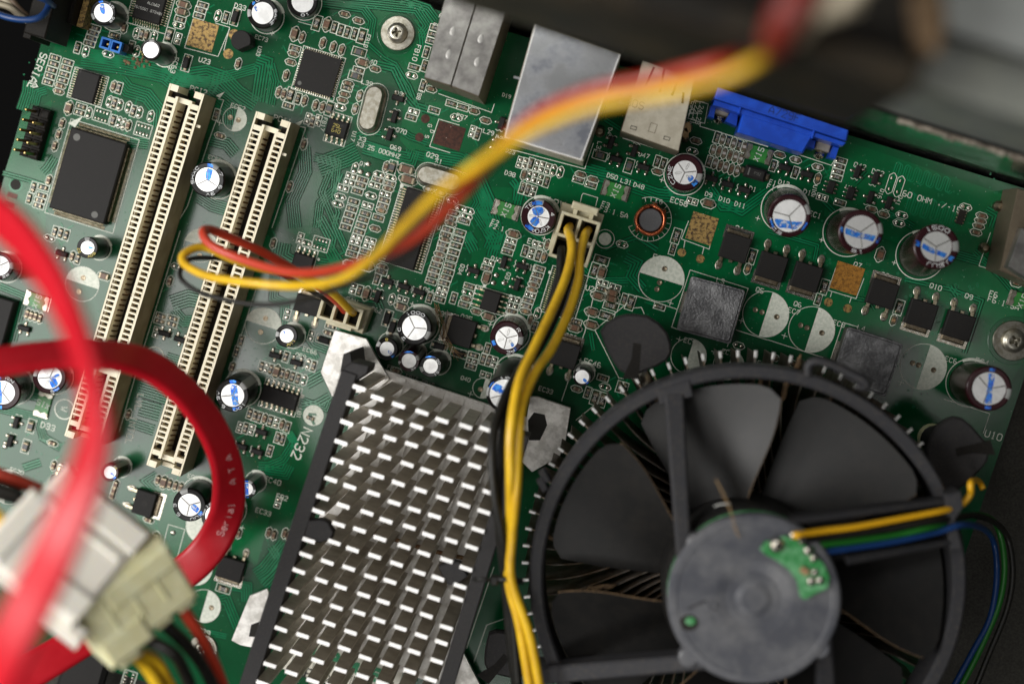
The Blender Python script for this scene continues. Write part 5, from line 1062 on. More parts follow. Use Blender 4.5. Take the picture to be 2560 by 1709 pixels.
# ================================================================ PCI slots
def pci(tp, bt, z, label):
    """tp: plan point of the top end's middle, bt: of the lower end's middle, at height z"""
    a = W(*tp, z); b = W(*bt, z); d = b-a; L = d.length; rz = math.atan2(d.y, d.x)+math.pi/2; c = (a+b)/2
    Wd = .86; e = MB(); hy = L/2; pitch = 8.48/66.0*1.0; M = 'slot_cream'
    zb = .02; floor = z-.26
    # outer walls, inner walls of both rails and the bars between the pockets
    for s in (-1, 1):
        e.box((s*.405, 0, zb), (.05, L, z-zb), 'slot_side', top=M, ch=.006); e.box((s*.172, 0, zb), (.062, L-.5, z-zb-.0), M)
    for s in (-1, 1): e.box((s*.29, 0, zb), (.178, L-.14, floor-zb), 'socket_dark')
    n = 60; gap = pitch; span = n*gap; y0 = hy-.50
    ykey = y0-49.5*gap-.0
    for s in (-1, 1):
        for i in range(n+4):
            y = y0-i*gap
            if y < -hy+.5: break
            e.box((s*.29, y, floor), (.18, gap*.36, z-floor-.003), M)
            e.box((s*.365, y-gap/2, floor), (.03, gap*.62, z-floor-.06), M)
        e.box((s*.29, ykey+gap*.0, floor), (.18, gap*1.5, z-floor-.001), M)
    # ends
    for s in (1, -1):
        for q in (-1, 1):
            e.box((q*.29, s*(hy-.075), floor-.6), (.18, .15, z-floor+.6-.002), M); e.box((q*.29, s*(hy-.36), floor), (.18, .12, z-floor-.002), M)
        e.box((0, s*(hy-.30), zb), (.40, .12, z-.1-zb), M); 
    e.box((0, 0, zb), (.285, L-.7, .30), 'socket_dark'); e.box((0, -hy+.09, zb), (.28, .10, z-.35), M)
    e.box((0, ykey, .3), (.29, .18, z-.36), M)
    e.box((.43+.05, hy-.75, z-.13), (.1, .06, .06), M)
    o = e.build('expansion_slot', board, loc=(c.x, c.y, 0), rz=rz, label=label)
    g = MB()
    for s in (-1, 1):
        for i in range(n+3):
            y = y0-(i+.5)*gap
            if y < -hy+.42 or abs(y-ykey) < .15: continue
            g.add([(s*.140, y-.022, z-.22), (s*.140, y+.022, z-.22), (s*.065, y+.022, z-.42), (s*.065, y-.022, z-.42), (s*.115, y+.022, z-.70), (s*.115, y-.022, z-.70)], [(0, 1, 2, 3) if s > 0 else (3, 2, 1, 0), (3, 2, 4, 5) if s > 0 else (5, 4, 2, 3)], 'contact_gold')
            g.box((s*.235, y, floor), (.035, .035, .10), 'contact_gold')
    g.build('contacts', o, kind='stuff')
    for k in range(30):   # solder feet along the foot of the side
        pass
    return o
pci((468, 222), (203, 1103), 1.08, 'left one of two cream expansion slots, partly under the blurred red cables')
pci((684, 292), (408, 1176), 1.08, 'right one of two cream expansion slots, its foot inside the red cable loop')
# ================================================================ rear sockets
def shell(name, corners, z, mat_top, label, side='shell_side', front=None):
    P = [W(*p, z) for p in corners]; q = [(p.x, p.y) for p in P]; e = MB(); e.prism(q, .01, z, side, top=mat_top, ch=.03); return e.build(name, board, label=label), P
def along(P, a, b): return P[0]+(P[1]-P[0])*a+(P[3]-P[0])*b
# audio/PS2 stack with a seam (two shells side by side)
def px(t, x, y): return PX(t, x, y)
shl, P = shell('port_shell', ((1119, -30), (1195, -10), (1126, 216), (1060, 196)), 1.9, 'shell_nickel', 'left half of the dimpled metal double socket at the upper edge')
shl2, P2 = shell('port_shell', ((1197, -9), (1268, 20), (1196, 243), (1128, 217)), 1.9, 'shell_nickel', 'right half of the dimpled metal double socket at the upper edge')
for (o, PP, pts) in ((shl, P, ((1132, 78), (1122, 136))), (shl2, P2, ((1202, 97), (1193, 155)))):
    for (x, y) in pts:
        c = W(x, y, 1.9); e = MB(); e.lathe([(.10, .0), (.085, .012), (.05, .02), (0, .022)], 'shell_dimple', 20, (c.x, c.y, 1.888), True, None, .75, 1.25, A); e.build('dimple', o)
e = MB()
for k in range(9):
    p = W(1062+k*16, 200+k*5.6, .4); e.dome((p.x, p.y, 0.003), .05, .05, .06, 'solder_dull')
e.build('solder_tags', shl, kind='stuff')
# network socket: plain galvanised box
o, P = shell('port_shell', ((1336, 60), (1552, 136), (1455, 404), (1257, 345)), 2.0, 'shell_galvanised', 'large smooth grey metal socket crossed by the blurred wires', side='shell_tin')
for a, m_ in (((1293, 195), 'shell_galvanised'), ((1493, 264), 'shell_galvanised'), ((1449, 398), 'shell_tin')):
    e = MB(); p = W(*a, 2.0); e.box((p.x, p.y, 1.985), (.16, .05, .022), m_, A); e.build('fold_tab', o)
e = MB(); e.ribbon([(W(*q, 2.0).x, W(*q, 2.0).y) for q in ((1339, 64), (1262, 342), (1452, 399), (1549, 138))], .03, 2.012, 'fin_tip', False); e.build('bright_rim', o)
# smaller socket with slits
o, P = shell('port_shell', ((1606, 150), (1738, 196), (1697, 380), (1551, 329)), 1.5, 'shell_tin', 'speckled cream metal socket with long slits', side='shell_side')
for seg in (((1635, 168), (1609, 224)), ((1660, 172), (1650, 232)), ((1700, 190), (1680, 240)), ((1709, 232), (1706, 259))):
    a, b = W(*seg[0], 1.5), W(*seg[1], 1.5); e = MB(); e.ribbon([(a.x, a.y), (b.x, b.y)], .05, 1.503, 'socket_dark'); e.build('slit', o)
for (x, y) in ((1584, 320), (1667, 346)):
    c = W(x, y, 1.5); e = MB(); e.ribbon(rect((c.x, c.y), .13, .07, A), .015, 1.504, 'socket_dark', True); e.build('slit', o)
e = MB(); c = W(1612, 258, 1.5); text(e, 'SOE7J', (c.x, c.y), .16, A+math.pi, 'print_grey', z=1.504, wd=.016); e.build('stamped_mark', o)
c = W(1632, 320, 1.5); e = MB(); e.ribbon(rect((c.x, c.y), .15, .2, A), .012, 1.504, 'shell_side', True); e.build('stamped_mark', o)
for (x, y, r) in ((1719, 320, .12), (1712, 345, .10), (1500, 330, .13)):
    c = W(x, y); e = MB(); e.lathe([(r, 0.0), (r*.9, .09), (r*.5, .16), (0, .17)], 'solder_dull', 12, (0, 0, 0)); e.build('solder_lump', board, loc=(c.x, c.y, .003))
# blue video socket
def quadbox(e, pts, z, z0, z1, m, ch=.02):
    e.prism([(W(*p, z).x, W(*p, z).y) for p in pts], z0, z1, m, ch=ch)
e = MB(); quadbox(e, ((1795, 219), (2122, 326), (2117, 352), (1786, 246)), 1.25, .15, 1.25, 'vga_blue', .03); quadbox(e, ((1787, 250), (2116, 357), (2108, 365), (1782, 262)), 1.05, .15, 1.05, 'vga_blue')
o = e.build('video_socket', board, label='blue video socket at the rear edge, moulded A729F')
e = MB(); quadbox(e, ((1862, 268), (2040, 326), (2008, 383), (1843, 331)), 1.0, .02, 1.0, 'vga_blue', .04); e.build('socket_body', o)
for q in (((1778, 262), (1790, 267), (1785, 296), (1769, 291)), ((1826, 280), (1846, 287), (1842, 316), (1812, 303)), ((2012, 342), (2040, 352), (2036, 373), (2008, 364)), ((2084, 365), (2098, 369), (2089, 398), (2072, 393))):
    e = MB(); quadbox(e, q, .55, .02, .55, 'vga_blue', .02); e.build('foot', o)
for (x, y) in ((1804, 283), (2056, 372)):
    c = W(x, y, .3); e = MB(); e.box((0, .06, .02), (.34, .2, .3), 'shell_tin', ch=.02); e.lathe([(.13, 0), (.11, .12), (.05, .2), (0, .21)], 'solder', 14, (0, -.12, .005)); e.build('solder_tab', o, loc=(c.x, c.y, 0), rz=A)
for (x, y) in ((1852, 268), (2035, 330)):
    c = W(x, y, 1.1); e = MB(); e.box((0, 0, .3), (.05, .3, .8), 'vga_blue', ch=.015); e.build('rib', o, loc=(c.x, c.y, 0), rz=A)
e = MB(); c = W(1921, 279, 1.25); text(e, 'A729F', (c.x, c.y), .15, A, 'jumper_dark', z=1.253, wd=.02) if 'jumper_dark' in MATS else text(e, 'A729F', (c.x, c.y-.03), .16, A, 'ink_navy', z=1.2515, wd=.022); e.build('moulded_mark', o)
# port shell at the right edge (dark upright box with a bright nickel face)
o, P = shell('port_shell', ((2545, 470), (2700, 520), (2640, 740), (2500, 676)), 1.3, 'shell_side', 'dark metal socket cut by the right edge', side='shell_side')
e = MB(); e.prism([(W(*p, 1.7).x, W(*p, 1.7).y) for p in ((2556, 570), (2640, 590), (2600, 720), (2520, 668))], .9, 1.7, 'shell_nickel', ch=.04); e.build('bright_cover', o)
for (x, y, r) in ((2500, 515, .13), (2463, 620, .12)):
    c = W(x, y, .2); e = MB(); e.lathe([(r, 0.0), (r, .15), (r*.5, .24), (0, .25)], 'solder_dull', 14, (0, 0, 0)); e.build('solder_lump', board, loc=(c.x, c.y, .003))
# ================================================================ twelve volt header (board) and its plug with four wires
PZ = 1.45
c = W(1440, 580, .5); e = MB(); e.box((0, 0, .0), (1.02, 1.15, .55), 'plug_cream', ch=.02); e.build('power_header', board, loc=(c.x, c.y, 0), rz=A, label='cream four-way power header under its plug')
a = T('n', 1265, 600, PZ); b = T('n', 1745, 750, PZ); d_ = T('n', 1065, 1190, PZ); rz = math.atan2(b.y-a.y, b.x-a.x)
bx = (b-a).length; by = (d_-a).length*.93; cen = (b+d_)/2
cable = bpy.data.objects.new('power_cable', None); scn.collection.objects.link(cable); cable.location = (cen.x, cen.y, .55)
cable['label'] = 'twin yellow and black power wires ending in a cream four-way plug'; cable['category'] = 'power cable'
e = MB(); t_ = .075
for x in (-bx/2+t_/2, 0, bx/2-t_/2): e.box((x, 0, .0), (t_, by-.02, PZ-.55-.002), 'plug_cream', ch=.012)
for y in (-by/2+t_/2, 0, by/2-t_/2): e.box((0, y, .0), (bx-.01, t_, PZ-.55), 'plug_cream', ch=.012)
e.box((0, 0, 0), (bx*.94, by*.94, .22), 'plug_cream')
plug = e.build('plug', cable, rz=rz)
e = MB(); e.box((0.02, by/2+.06, .0), (.50, .16, .72), 'plug_cream', ch=.02); e.box((0.02, by/2+.20, .55), (.62, .17, .46), 'plug_cream', ch=.025); e.box((-.17, by/2+.03, .4), (.09, .20, .48), 'plug_cream', ch=.01); e.box((.21, by/2+.03, .4), (.09, .20, .48), 'plug_cream', ch=.01); e.build('latch', plug)
for (x, y) in ((-.25, .28), (.27, .28), (-.25, -.28), (.27, -.28)):
    e = MB(); e.box((x, y, .23), (.30, .34, .05), 'socket_dark'); e.build('cavity', plug)
def wire(pts, r, m, name, parent, n=10, seg=8, flat=1.0, up=None, label=None, jit=0):
    P = [W(x, y, z) for x, y, z in pts]; off = parent.location if parent is not None else Vector()
    P = smooth_path(P, seg); e = MB(); e.tube([p-Vector(off) for p in P], r, m, n, flat=flat, up=up); return e.build(name, parent, label=label)
WR = .105
wire(((1424, 566, 1.0), (1420, 577, 1.55), (1428, 600, 1.95), (1428, 640, 2.2), (1412, 700, 2.6), (1378, 780, 3.2), (1330, 880, 4.0), (1296, 960, 4.6), (1277, 1080, 5.0), (1276, 1200, 4.9), (1276, 1320, 4.4), (1272, 1450, 4.2), (1298, 1560, 4.2), (1325, 1720, 4.2)), WR, 'wire_yellow', 'yellow_wire', cable)
wire(((1470, 575, 1.0), (1462, 590, 1.6), (1450, 640, 2.0), (1446, 700, 2.3), (1422, 780, 2.8), (1380, 870, 3.5), (1338, 930, 4.1), (1306, 1010, 4.6), (1296, 1100, 4.9), (1290, 1230, 4.8), (1280, 1340, 4.5), (1278, 1448, 4.35), (1322, 1580, 4.4), (1350, 1720, 4.4)), WR, 'wire_yellow', 'yellow_wire', cable)
wire(((1405, 622, 1.0), (1403, 630, 1.5), (1398, 700, 1.8), (1378, 780, 2.1), (1340, 860, 2.5), (1295, 930, 3.1), (1255, 1010, 3.8), (1232, 1100, 4.4), (1235, 1220, 4.6), (1254, 1340, 4.5), (1268, 1448, 4.1), (1282, 1560, 3.9), (1296, 1720, 3.8)), WR*.95, 'wire_black', 'black_wire', cable)
wire(((1455, 650, 1.0), (1425, 690, 1.5), (1392, 780, 1.7), (1340, 880, 2.2), (1290, 950, 3.0), (1265, 1040, 3.8), (1250, 1160, 4.3), (1246, 1300, 4.3), (1262, 1440, 3.9), (1275, 1600, 3.6), (1290, 1720, 3.4)), WR*.95, 'wire_black', 'black_wire', cable)
c = W(1272, 1450, 4.15)-cable.location; e = MB(); pts = [c+Vector((.30*math.cos(a), .07*math.sin(a)-.02*math.cos(a), .22*math.sin(a))) for a in [2*math.pi*i/16 for i in range(17)]]; e.tube(pts, .055, 'wire_black', 8, flat=.6)
e.tube([c+Vector((-.28, .02, .1)), c+Vector((-.5, .06, .2)), c+Vector((-.75, .05, .15))], .05, 'wire_black', 8, flat=.5); e.box((c.x-.30, c.y+.02, c.z), (.16, .2, .18), 'wire_black', ch=.03); e.build('cable_tie', cable)
# ================================================================ fan header + rear fan
a = T('f', 485, 490, .95); rz = A-math.radians(3); c = T('f', 612, 590, .95)
hd = MB(); hd.box((0, 0, 0), (.98, .62, .55), 'plug_cream', ch=.02); c0 = T('f', 640, 590, .3); hd.build('fan_header', board, loc=(c0.x, c0.y, 0), rz=rz, label='cream three-way fan header under its plug')
# ================================================================ chip set heat sink
HT = 3.35; hs = bpy.data.objects.new('heat_sink', None); scn.collection.objects.link(hs); hc = W(930, 1290, 0); hs.location = hc
hs['label'] = 'aluminium heat sink of upright pin fins held by two dark clip bars'; hs['category'] = 'heat sink'
def HL(v): return Vector(v)-hc
p0 = Vector((898, 967)); di = Vector((53.3, 18.0)); dj = Vector((-15.0, 46.4))
fin = MB(); tipP = W(950, 1300, HT); fin.box((0, 0, 0), (.285, .088, HT-.40-.012), 'pin_fin'); fin.box((0, 0, HT-.40-.012), (.285, .088, .012), 'fin_tip')
fme = fin.mesh('pin_fin')
rzf = math.atan2(-18.0, 53.3)+math.radians(0.5)
for i in range(8):
    for j in range(0, 17):
        q = p0+di*i+dj*j
        if j == 0 and i > 0: q = q+Vector((-5, 9))*(.0 if i > 5 else 1)
        # the rows part a little where the clip bars' lugs come in
        if i == 0 and j in (7, 8): q = q+(Vector((4, -14)) if j == 7 else Vector((-4, 12)))
        if i == 7 and j in (9, 10): q = q+(Vector((4, -13)) if j == 9 else Vector((-4, 12)))
        P = W(q.x, q.y, HT)
        if P.y < W(0, 1709, 0).y-2.2: continue
        o = put('pin_fin', fme, hs, HL((P.x+random.uniform(-.008, .008), P.y+random.uniform(-.006, .006), .40-random.uniform(0, .03))), rzf+random.uniform(-.015, .015)); o.rotation_euler.x = random.uniform(-.008, .008); o.rotation_euler.y = random.uniform(-.012, .012)
# base with channels between the rows of fins
cs = [HL(W(*(p0+di*a_+dj*b_), HT)) for a_, b_ in ((-.65, -.38), (7.6, -.38), (7.6, 15.3), (-.65, 15.3))]
e = MB(); e.prism([(p.x, p.y) for p in cs], .16, .34, 'sink_base'); 
for i in range(8):
    a_ = HL(W(*(p0+di*i+dj*-.3), HT)); b_ = HL(W(*(p0+di*i+dj*15.2), HT)); m_ = (a_+b_)/2; d_ = b_-a_
    e.box((m_.x, m_.y, .34), (.29, d_.length, .065), 'sink_base', math.atan2(d_.y, d_.x)+math.pi/2)
e.build('base', hs)
# silver mounting plate with four ears
def ear(pts, z=.42, name='plate_ear', slot=None, m='plate_alu'):
    e = MB(); e.prism([(HL(W(*p, z)).x, HL(W(*p, z)).y) for p in pts], z-.10, z, m, ch=.015)
    o = e.build(name, hs)
    if slot:
        e = MB(); e.prism([(HL(W(*p, z)).x, HL(W(*p, z)).y) for p in slot], z-.0, z+.003, 'socket_dark'); e.build('slot', o)
ear(((836, 824), (916, 846), (935, 880), (975, 948), (930, 985), (870, 980), (830, 992), (801, 930)), slot=((873, 880), (884, 874), (892, 884), (884, 930), (866, 925)))
ear(((1325, 990), (1345, 991), (1427, 1019), (1415, 1100), (1400, 1140), (1330, 1180), (1300, 1150)), slot=((1320, 1050), (1335, 1030), (1362, 1036), (1368, 1062), (1350, 1100), (1322, 1100)))
ear(((624, 1488), (668, 1470), (690, 1520), (640, 1620), (600, 1612), (578, 1600)), slot=((628, 1560), (650, 1552), (645, 1592), (622, 1590)))
ear(((1160, 1632), (1185, 1680), (1215, 1740), (1100, 1760), (1120, 1650)), slot=None)
# the clip bars: dark plastic, a long flat bar with a pointed lug, joined by a wire bail
def bar(p1, p2, wd, z, lug, nm='clip_bar', end=True):
    a_, b_ = HL(W(*p1, z)), HL(W(*p2, z)); d_ = b_-a_; m_ = (a_+b_)/2; r_ = math.atan2(d_.y, d_.x)
    e = MB(); e.box((m_.x, m_.y, z-.75), (d_.length, wd, .75), 'plastic_dark', r_, ch=.02); o = e.build(nm, hs)
    e = MB(); e.prism([(HL(W(*p, z+.03)).x, HL(W(*p, z+.03)).y) for p in lug], z-.25, z+.03, 'plastic_dark', ch=.03); e.build('lug', o); return o
b1 = bar((873, 930), (592, 1790), .36, 3.25, ((771, 1300), (806, 1298), (820, 1304), (834, 1330), (828, 1348), (796, 1357), (760, 1340)))
e = MB(); e.prism([(HL(W(*p, 3.2)).x, HL(W(*p, 3.2)).y) for p in ((850, 924), (880, 903), (924, 914), (920, 932), (885, 957), (852, 952))], 2.3, 3.2, 'plastic_dark', ch=.04); e.prism([(HL(W(*p, 2.4)).x, HL(W(*p, 2.4)).y) for p in ((858, 885), (876, 880), (882, 930), (850, 930))], .5, 2.4, 'plastic_dark', ch=.02); e.build('end_hook', b1)
b2 = bar((1305, 1085), (1092, 1790), .34, 3.25, ((1096, 1414), (1128, 1401), (1150, 1404), (1170, 1440), (1135, 1466), (1120, 1462), (1100, 1428)))
e = MB(); P_ = [HL(W(*p, z)) for *p, z in ((800, 1300, .6), (870, 1300, .55), (960, 1338, .55), (1060, 1370, .55), (1150, 1392, .6), (1210, 1405, .6))]; e.tube(smooth_path(P_, 5), .055, 'rust', 8); e.build('wire_bail', hs)
e = MB(); P_ = [HL(W(*p, z)) for *p, z in ((1215, 1400, 1.0), (1200, 1480, .9), (1160, 1600, .8), (1120, 1730, .7))]; e.tube(smooth_path(P_, 5), .06, 'rust', 8); e.build('wire_bail', hs)
# bar-code sticker under the lower rows
lb = MB(); zl = .02; q = [W(*p, zl) for p in ((703, 1580), (1010, 1672), (985, 1760), (680, 1662))]; lb.prism([(p.x, p.y) for p in q], .003, zl, 'label_white')
c = W(716, 1690, zl); text(lb, 'AZPE27', (c.x, c.y+.12), .24, A, 'chip_black', z=zl+.001, wd=.035)
c = W(800, 1650, zl); text(lb, 'Ceeuer', (c.x-.2, c.y+.1), .40, A-.05, 'label_green', z=zl+.0015, wd=.11)
ex = Vector((math.cos(A), math.sin(A))); ey = Vector((math.sin(A), -math.cos(A)))
o2 = Vector(S2(W(735, 1640, zl)))
for k in range(34):
    if random.random() < .7: a_ = o2+ex*(.065*k); lb.ribbon([a_, a_+ey*.42], random.choice((.018, .03, .042)), zl+.002, 'chip_black')
lb.build('sticker', label='white bar code sticker under the pin fins', cat='sticker')
# ================================================================ processor cooler
CZ = 5.4; RGZ = 3.75; cc = W(1885, 1498, CZ); cool = bpy.data.objects.new('processor_cooler', None); scn.collection.objects.link(cool); cool.location = (cc.x, cc.y, 0)
cool['label'] = 'round dusty processor cooler with a dark seven-blade fan and spoked frame'; cool['category'] = 'cooler'
RO = (W(1866-543, 1453, RGZ)-W(1866, 1453, RGZ)).length
def CL(px_, py_, z): p = W(px_, py_, z); return Vector((p.x-cc.x, p.y-cc.y, z))
# radial fins of the heat sink below the fan
fin = MB(); n = 14; vs = []; RH = RO+.16
for i in range(n+1):
    r = 1.5+(RH-1.5)*i/n; a = .30*math.sin(min(1, (r-1.5)/2.6)*math.pi/2); top = 2.62 if r < 4.1 else 2.62-.15*(r-4.1)
    for z in (.7, top): vs.append((r*math.cos(a), r*math.sin(a), z))
th = .022; k = len(vs); vs2 = [(x-th*math.sin(.3), y+th, z) for x, y, z in vs]
fs = [(2*i, 2*i+2, 2*i+3, 2*i+1) for i in range(n)]; f2 = [(k+2*i+1, k+2*i+3, k+2*i+2, k+2*i) for i in range(n)]; tp = [(2*i+1, 2*i+3, k+2*i+3, k+2*i+1) for i in range(n)]
fin.add(vs+vs2, fs+f2+tp+[(2*n, k+2*n, k+2*n+1, 2*n+1)], 'cooler_fin')
fin.add([(RH, RH*.30-.6, 0)], [], 'cooler_fin')
x_, y_, z_ = vs[2*n+1]; fin.box((x_-.02, y_+.005, z_-.06), (.16, .07, .09), 'fin_tip', .3, ch=.012)
fme = fin.mesh('radial_fin'); 
for k_ in range(78): put('radial_fin', fme, cool, (0, 0, 0), 2*math.pi*k_/78)
e = MB(); e.lathe([(1.7, .1), (1.7, 2.2), (1.55, 2.35), (0, 2.35)], 'plate_alu', 40, (0, 0, 0)); e.build('core', cool)
# frame ring
e = MB(); ri = RO-.30; e.lathe([(RO-.02, RGZ-1.0), (RO, RGZ-.06), (RO-.05, RGZ), (ri+.05, RGZ), (ri, RGZ-.06), (ri-.02, RGZ-1.0), (RO-.02, RGZ-1.0)], 'fan_frame', 96, (0, 0, 0)); e.build('ring', cool)
# blades
def blade():
    m = MB(); n1, n2 = 10, 14; top = []; 
    for i in range(n1+1):
        s = i/n1; r = 1.80+(RO-.42-1.80)*s
        lo = 131+9.5*(1-s)-7*math.sin(s*math.pi)*.55; hi = 131+43+5*(1-s)
        for j in range(n2+1):
            t = j/n2; a = math.radians(lo+(hi-lo)*t); rr = r-(.22*max(0, (abs(t-.5)-.36)/.14)**2 if i == n1 else 0)
            z = 3.95-.95*t-.12*math.sin(t*math.pi)+.05*s; top.append((rr*math.cos(a), rr*math.sin(a), z))
    k = n2+1; fs = [(i*k+j, (i+1)*k+j, (i+1)*k+j+1, i*k+j+1) for i in range(n1) for j in range(n2)]
    bot = [(x, y, z-.07) for x, y, z in top]; m.add(top, fs, 'fan_blade', True); m.add(bot, [f[::-1] for f in fs], 'fan_blade', True)
    N = len(top); ed = [i*k for i in range(n1+1)]; vs = [top[i] for i in ed]+[bot[i] for i in ed]; L = len(ed)
    m.add([(x*1.0, y*1.0, z+.004) for x, y, z in vs], [(i, L+i, L+i+1, i+1) for i in range(L-1)], 'dust_brown')
    m.tube([Vector(top[i])+Vector((0, 0, -.025)) for i in ed], .022, 'dust_brown', 6)
    ed = [n1*k+j for j in range(k)]; vs = [top[i] for i in ed]+[bot[i] for i in ed]; L = len(ed); m.add(vs, [(i+1, L+i+1, L+i, i) for i in range(L-1)], 'fan_blade')
    ed = [i*k+n2 for i in range(n1+1)]; vs = [top[i] for i in ed]+[bot[i] for i in ed]; L = len(ed); m.add(vs, [(i+1, L+i+1, L+i, i) for i in range(L-1)], 'fan_blade')
    return m.mesh('blade')
bme = blade()
for k_ in range(7): put('blade', bme, cool, (0, 0, 0), math.radians(51.43*k_+1))
e = MB(); e.lathe([(1.80, 2.7), (1.84, 4.7), (1.78, 4.82), (1.2, 4.82)], 'fan_blade', 48, (0, 0, 0)); e.build('rotor', cool)
e = MB(); e.lathe([(1.58, 4.84), (1.72, 4.86), (1.74, 4.9), (1.60, 4.92)], 'fan_board', 48, (0, 0, 0)); e.build('circuit_ring', cool)
# hub plate with a shallow bearing boss
RHB = (W(1668, 1498, CZ)-W(1885, 1498, CZ)).length
e = MB(); e.lathe([(RHB-.02, 5.0), (RHB, CZ-.05), (RHB-.05, CZ), (RHB*.90, CZ+.005), (RHB*.88, CZ-.006), (RHB*.55, CZ-.010), (RHB*.45, CZ-.02), (RHB*.32, CZ-.06), (RHB*.22, CZ-.06), (RHB*.14, CZ-.02), (0, CZ-.012)], 'fan_hub', 64, (0, 0, 0)); hub = e.build('hub', cool)
c = CL(1722, 1556, CZ); e = MB(); e.prism([(c.x+.20*math.cos(a)*(1+.0), c.y+.17*math.sin(a)) for a in [math.pi*2*i/12 for i in range(12)]], CZ-.01, CZ+.003, 'socket_dark'); e.prism([(c.x+.03+.11*math.cos(a), c.y+.04+.09*math.sin(a)) for a in [math.pi*2*i/8 for i in range(8)]], CZ+.0035, CZ+.006, 'fan_board'); e.build('hub_window', hub)
c = CL(1765, 1500, CZ); d_ = CL(1720, 1520, CZ); e = MB(); e.ribbon([(d_.x, d_.y), (c.x, c.y)], .04, CZ+.002, 'fan_frame'); e.build('moulded_line', hub)
for (x, y) in ((1765, 1507), (1775, 1502), (1789, 1512), (1772, 1518), (1783, 1524)):
    c = CL(x, y, CZ); e = MB(); e.dome((c.x, c.y, CZ-.01), .04, .04, .03, 'fan_hub'); e.build('moulded_dot', hub)
# spokes: each runs past the hub's side, not through its middle
def spoke(p1, p2, w1, w2, z=CZ, h=.55, name='spoke'):
    za, zb = (z if not isinstance(z, tuple) else z[0]), (z if not isinstance(z, tuple) else z[1])
    a_, b_ = CL(*p1, za), CL(*p2, zb); d_ = (b_-a_).normalized(); nn = Vector((-d_.y, d_.x, 0)).normalized(); up = Vector((0, 0, 1)); vs = []
    for c_, w_ in ((a_, w1), (b_, w2)): vs += [c_-nn*w_/2-up*h, c_-nn*w_/2-up*.05, c_-nn*(w_/2-.05), c_+nn*(w_/2-.05), c_+nn*w_/2-up*.05, c_+nn*w_/2-up*h]
    e = MB(); e.add(vs, [(i, i+6, (i+1) % 6+6, (i+1) % 6) for i in range(6)]+[(0, 1, 2, 3, 4, 5), (11, 10, 9, 8, 7, 6)], 'fan_frame'); return e.build(name, cool)
spoke((1686, 985), (1712, 1400), .42, .30, (RGZ+.05, CZ-.01)); spoke((1345, 1690), (1760, 1655), .40, .34, (RGZ+.05, CZ-.01)); spoke((2060, 1600), (2076, 1830), .34, .40, (CZ-.01, RGZ+.4))
sp = spoke((1975, 1306), (2378, 1254), .14, .14, (CZ-.01, RGZ+.35)); spoke((2120, 1404), (2400, 1352), .14, .14, (CZ-.01, RGZ+.35))
spoke((2060, 1362), (2390, 1308), .72, .72, (CZ-.5, RGZ-.1), .12, 'wire_channel')
e = MB(); q = [CL(*p, RGZ+.3) for p in ((2360, 1232), (2398, 1225), (2405, 1260), (2385, 1290), (2400, 1370), (2372, 1374), (2362, 1300))]; e.prism([(p.x, p.y) for p in q], RGZ-.5, RGZ+.45, 'fan_frame', ch=.04); e.build('wire_gate', cool)
for p in (((1640, 975), (1725, 948), (1735, 990), (1650, 1012)), ((1340, 1665), (1385, 1665), (1385, 1709), (1345, 1709))):
    e = MB(); e.prism([(CL(*q, RGZ).x, CL(*q, RGZ).y) for q in p], RGZ-.8, RGZ+.03, 'fan_frame', ch=.04); e.build('ring_block', cool)
# round fillets where spokes leave the hub
for (x, y, r) in ((1742, 1360, .20), (1722, 1645, .20), (2052, 1622, .20)):
    c = CL(x, y, CZ); e = MB(); e.lathe([(r, CZ-.4), (r, CZ-.06), (r-.04, CZ-.03), (0, CZ-.03)], 'fan_hub', 24, (c.x, c.y, 0)); e.build('fillet', hub)
# hook over the ring at the upper right
P_ = [CL(x, y, z) for x, y, z in ((2020, 940, 3.7), (2022, 912, 3.75), (2045, 902, 3.8), (2090, 915, 3.8), (2130, 935, 3.8), (2163, 953, 3.8), (2163, 966, 3.75), (2140, 962, 3.75))]; e = MB(); e.tube(smooth_path(P_, 5), .10, 'fan_frame', 8); e.build('wire_hook', cool)
# ring's outer details: notches
for p in ((1357, 1212), (1362, 1190)): 
    c = CL(*p, RGZ-.3); e = MB(); e.box((c.x, c.y, RGZ-.6), (.16, .3, .35), 'fan_frame', .5, ch=.03); e.build('ring_block', cool)
# scrap of the fan's own circuit board
o_ = [(1900, 1372), (1912, 1352), (1938, 1350), (1960, 1338), (1985, 1345), (2012, 1362), (2035, 1385), (2058, 1408), (2072, 1440), (2068, 1468), (2040, 1480), (2012, 1496), (2000, 1490), (1992, 1450), (1972, 1422), (1940, 1398), (1915, 1385)]
e = MB(); e.prism([(CL(*p, CZ+.05).x, CL(*p, CZ+.05).y) for p in o_], CZ+.02, CZ+.10, 'fan_board', ch=.0); fb = e.build('circuit_board', cool)
for (x, y, r) in ((1942, 1362, .16), (1984, 1337, .10), (2020, 1376, .10), (2034, 1395, .08), (2037, 1430, .08), (2028, 1452, .10), (2050, 1450, .09), (2005, 1352, .08)):
    c = CL(x, y, CZ+.1); e = MB(); e.dome((c.x, c.y, CZ+.10), r, r, r*.7, 'solder'); e.build('solder_blob', fb)
e = MB(); c = CL(2010, 1425, CZ+.1); e.box((c.x, c.y, CZ+.10), (.16, .12, .1), 'ceramic_tan', -.6); e.build('chip', fb)
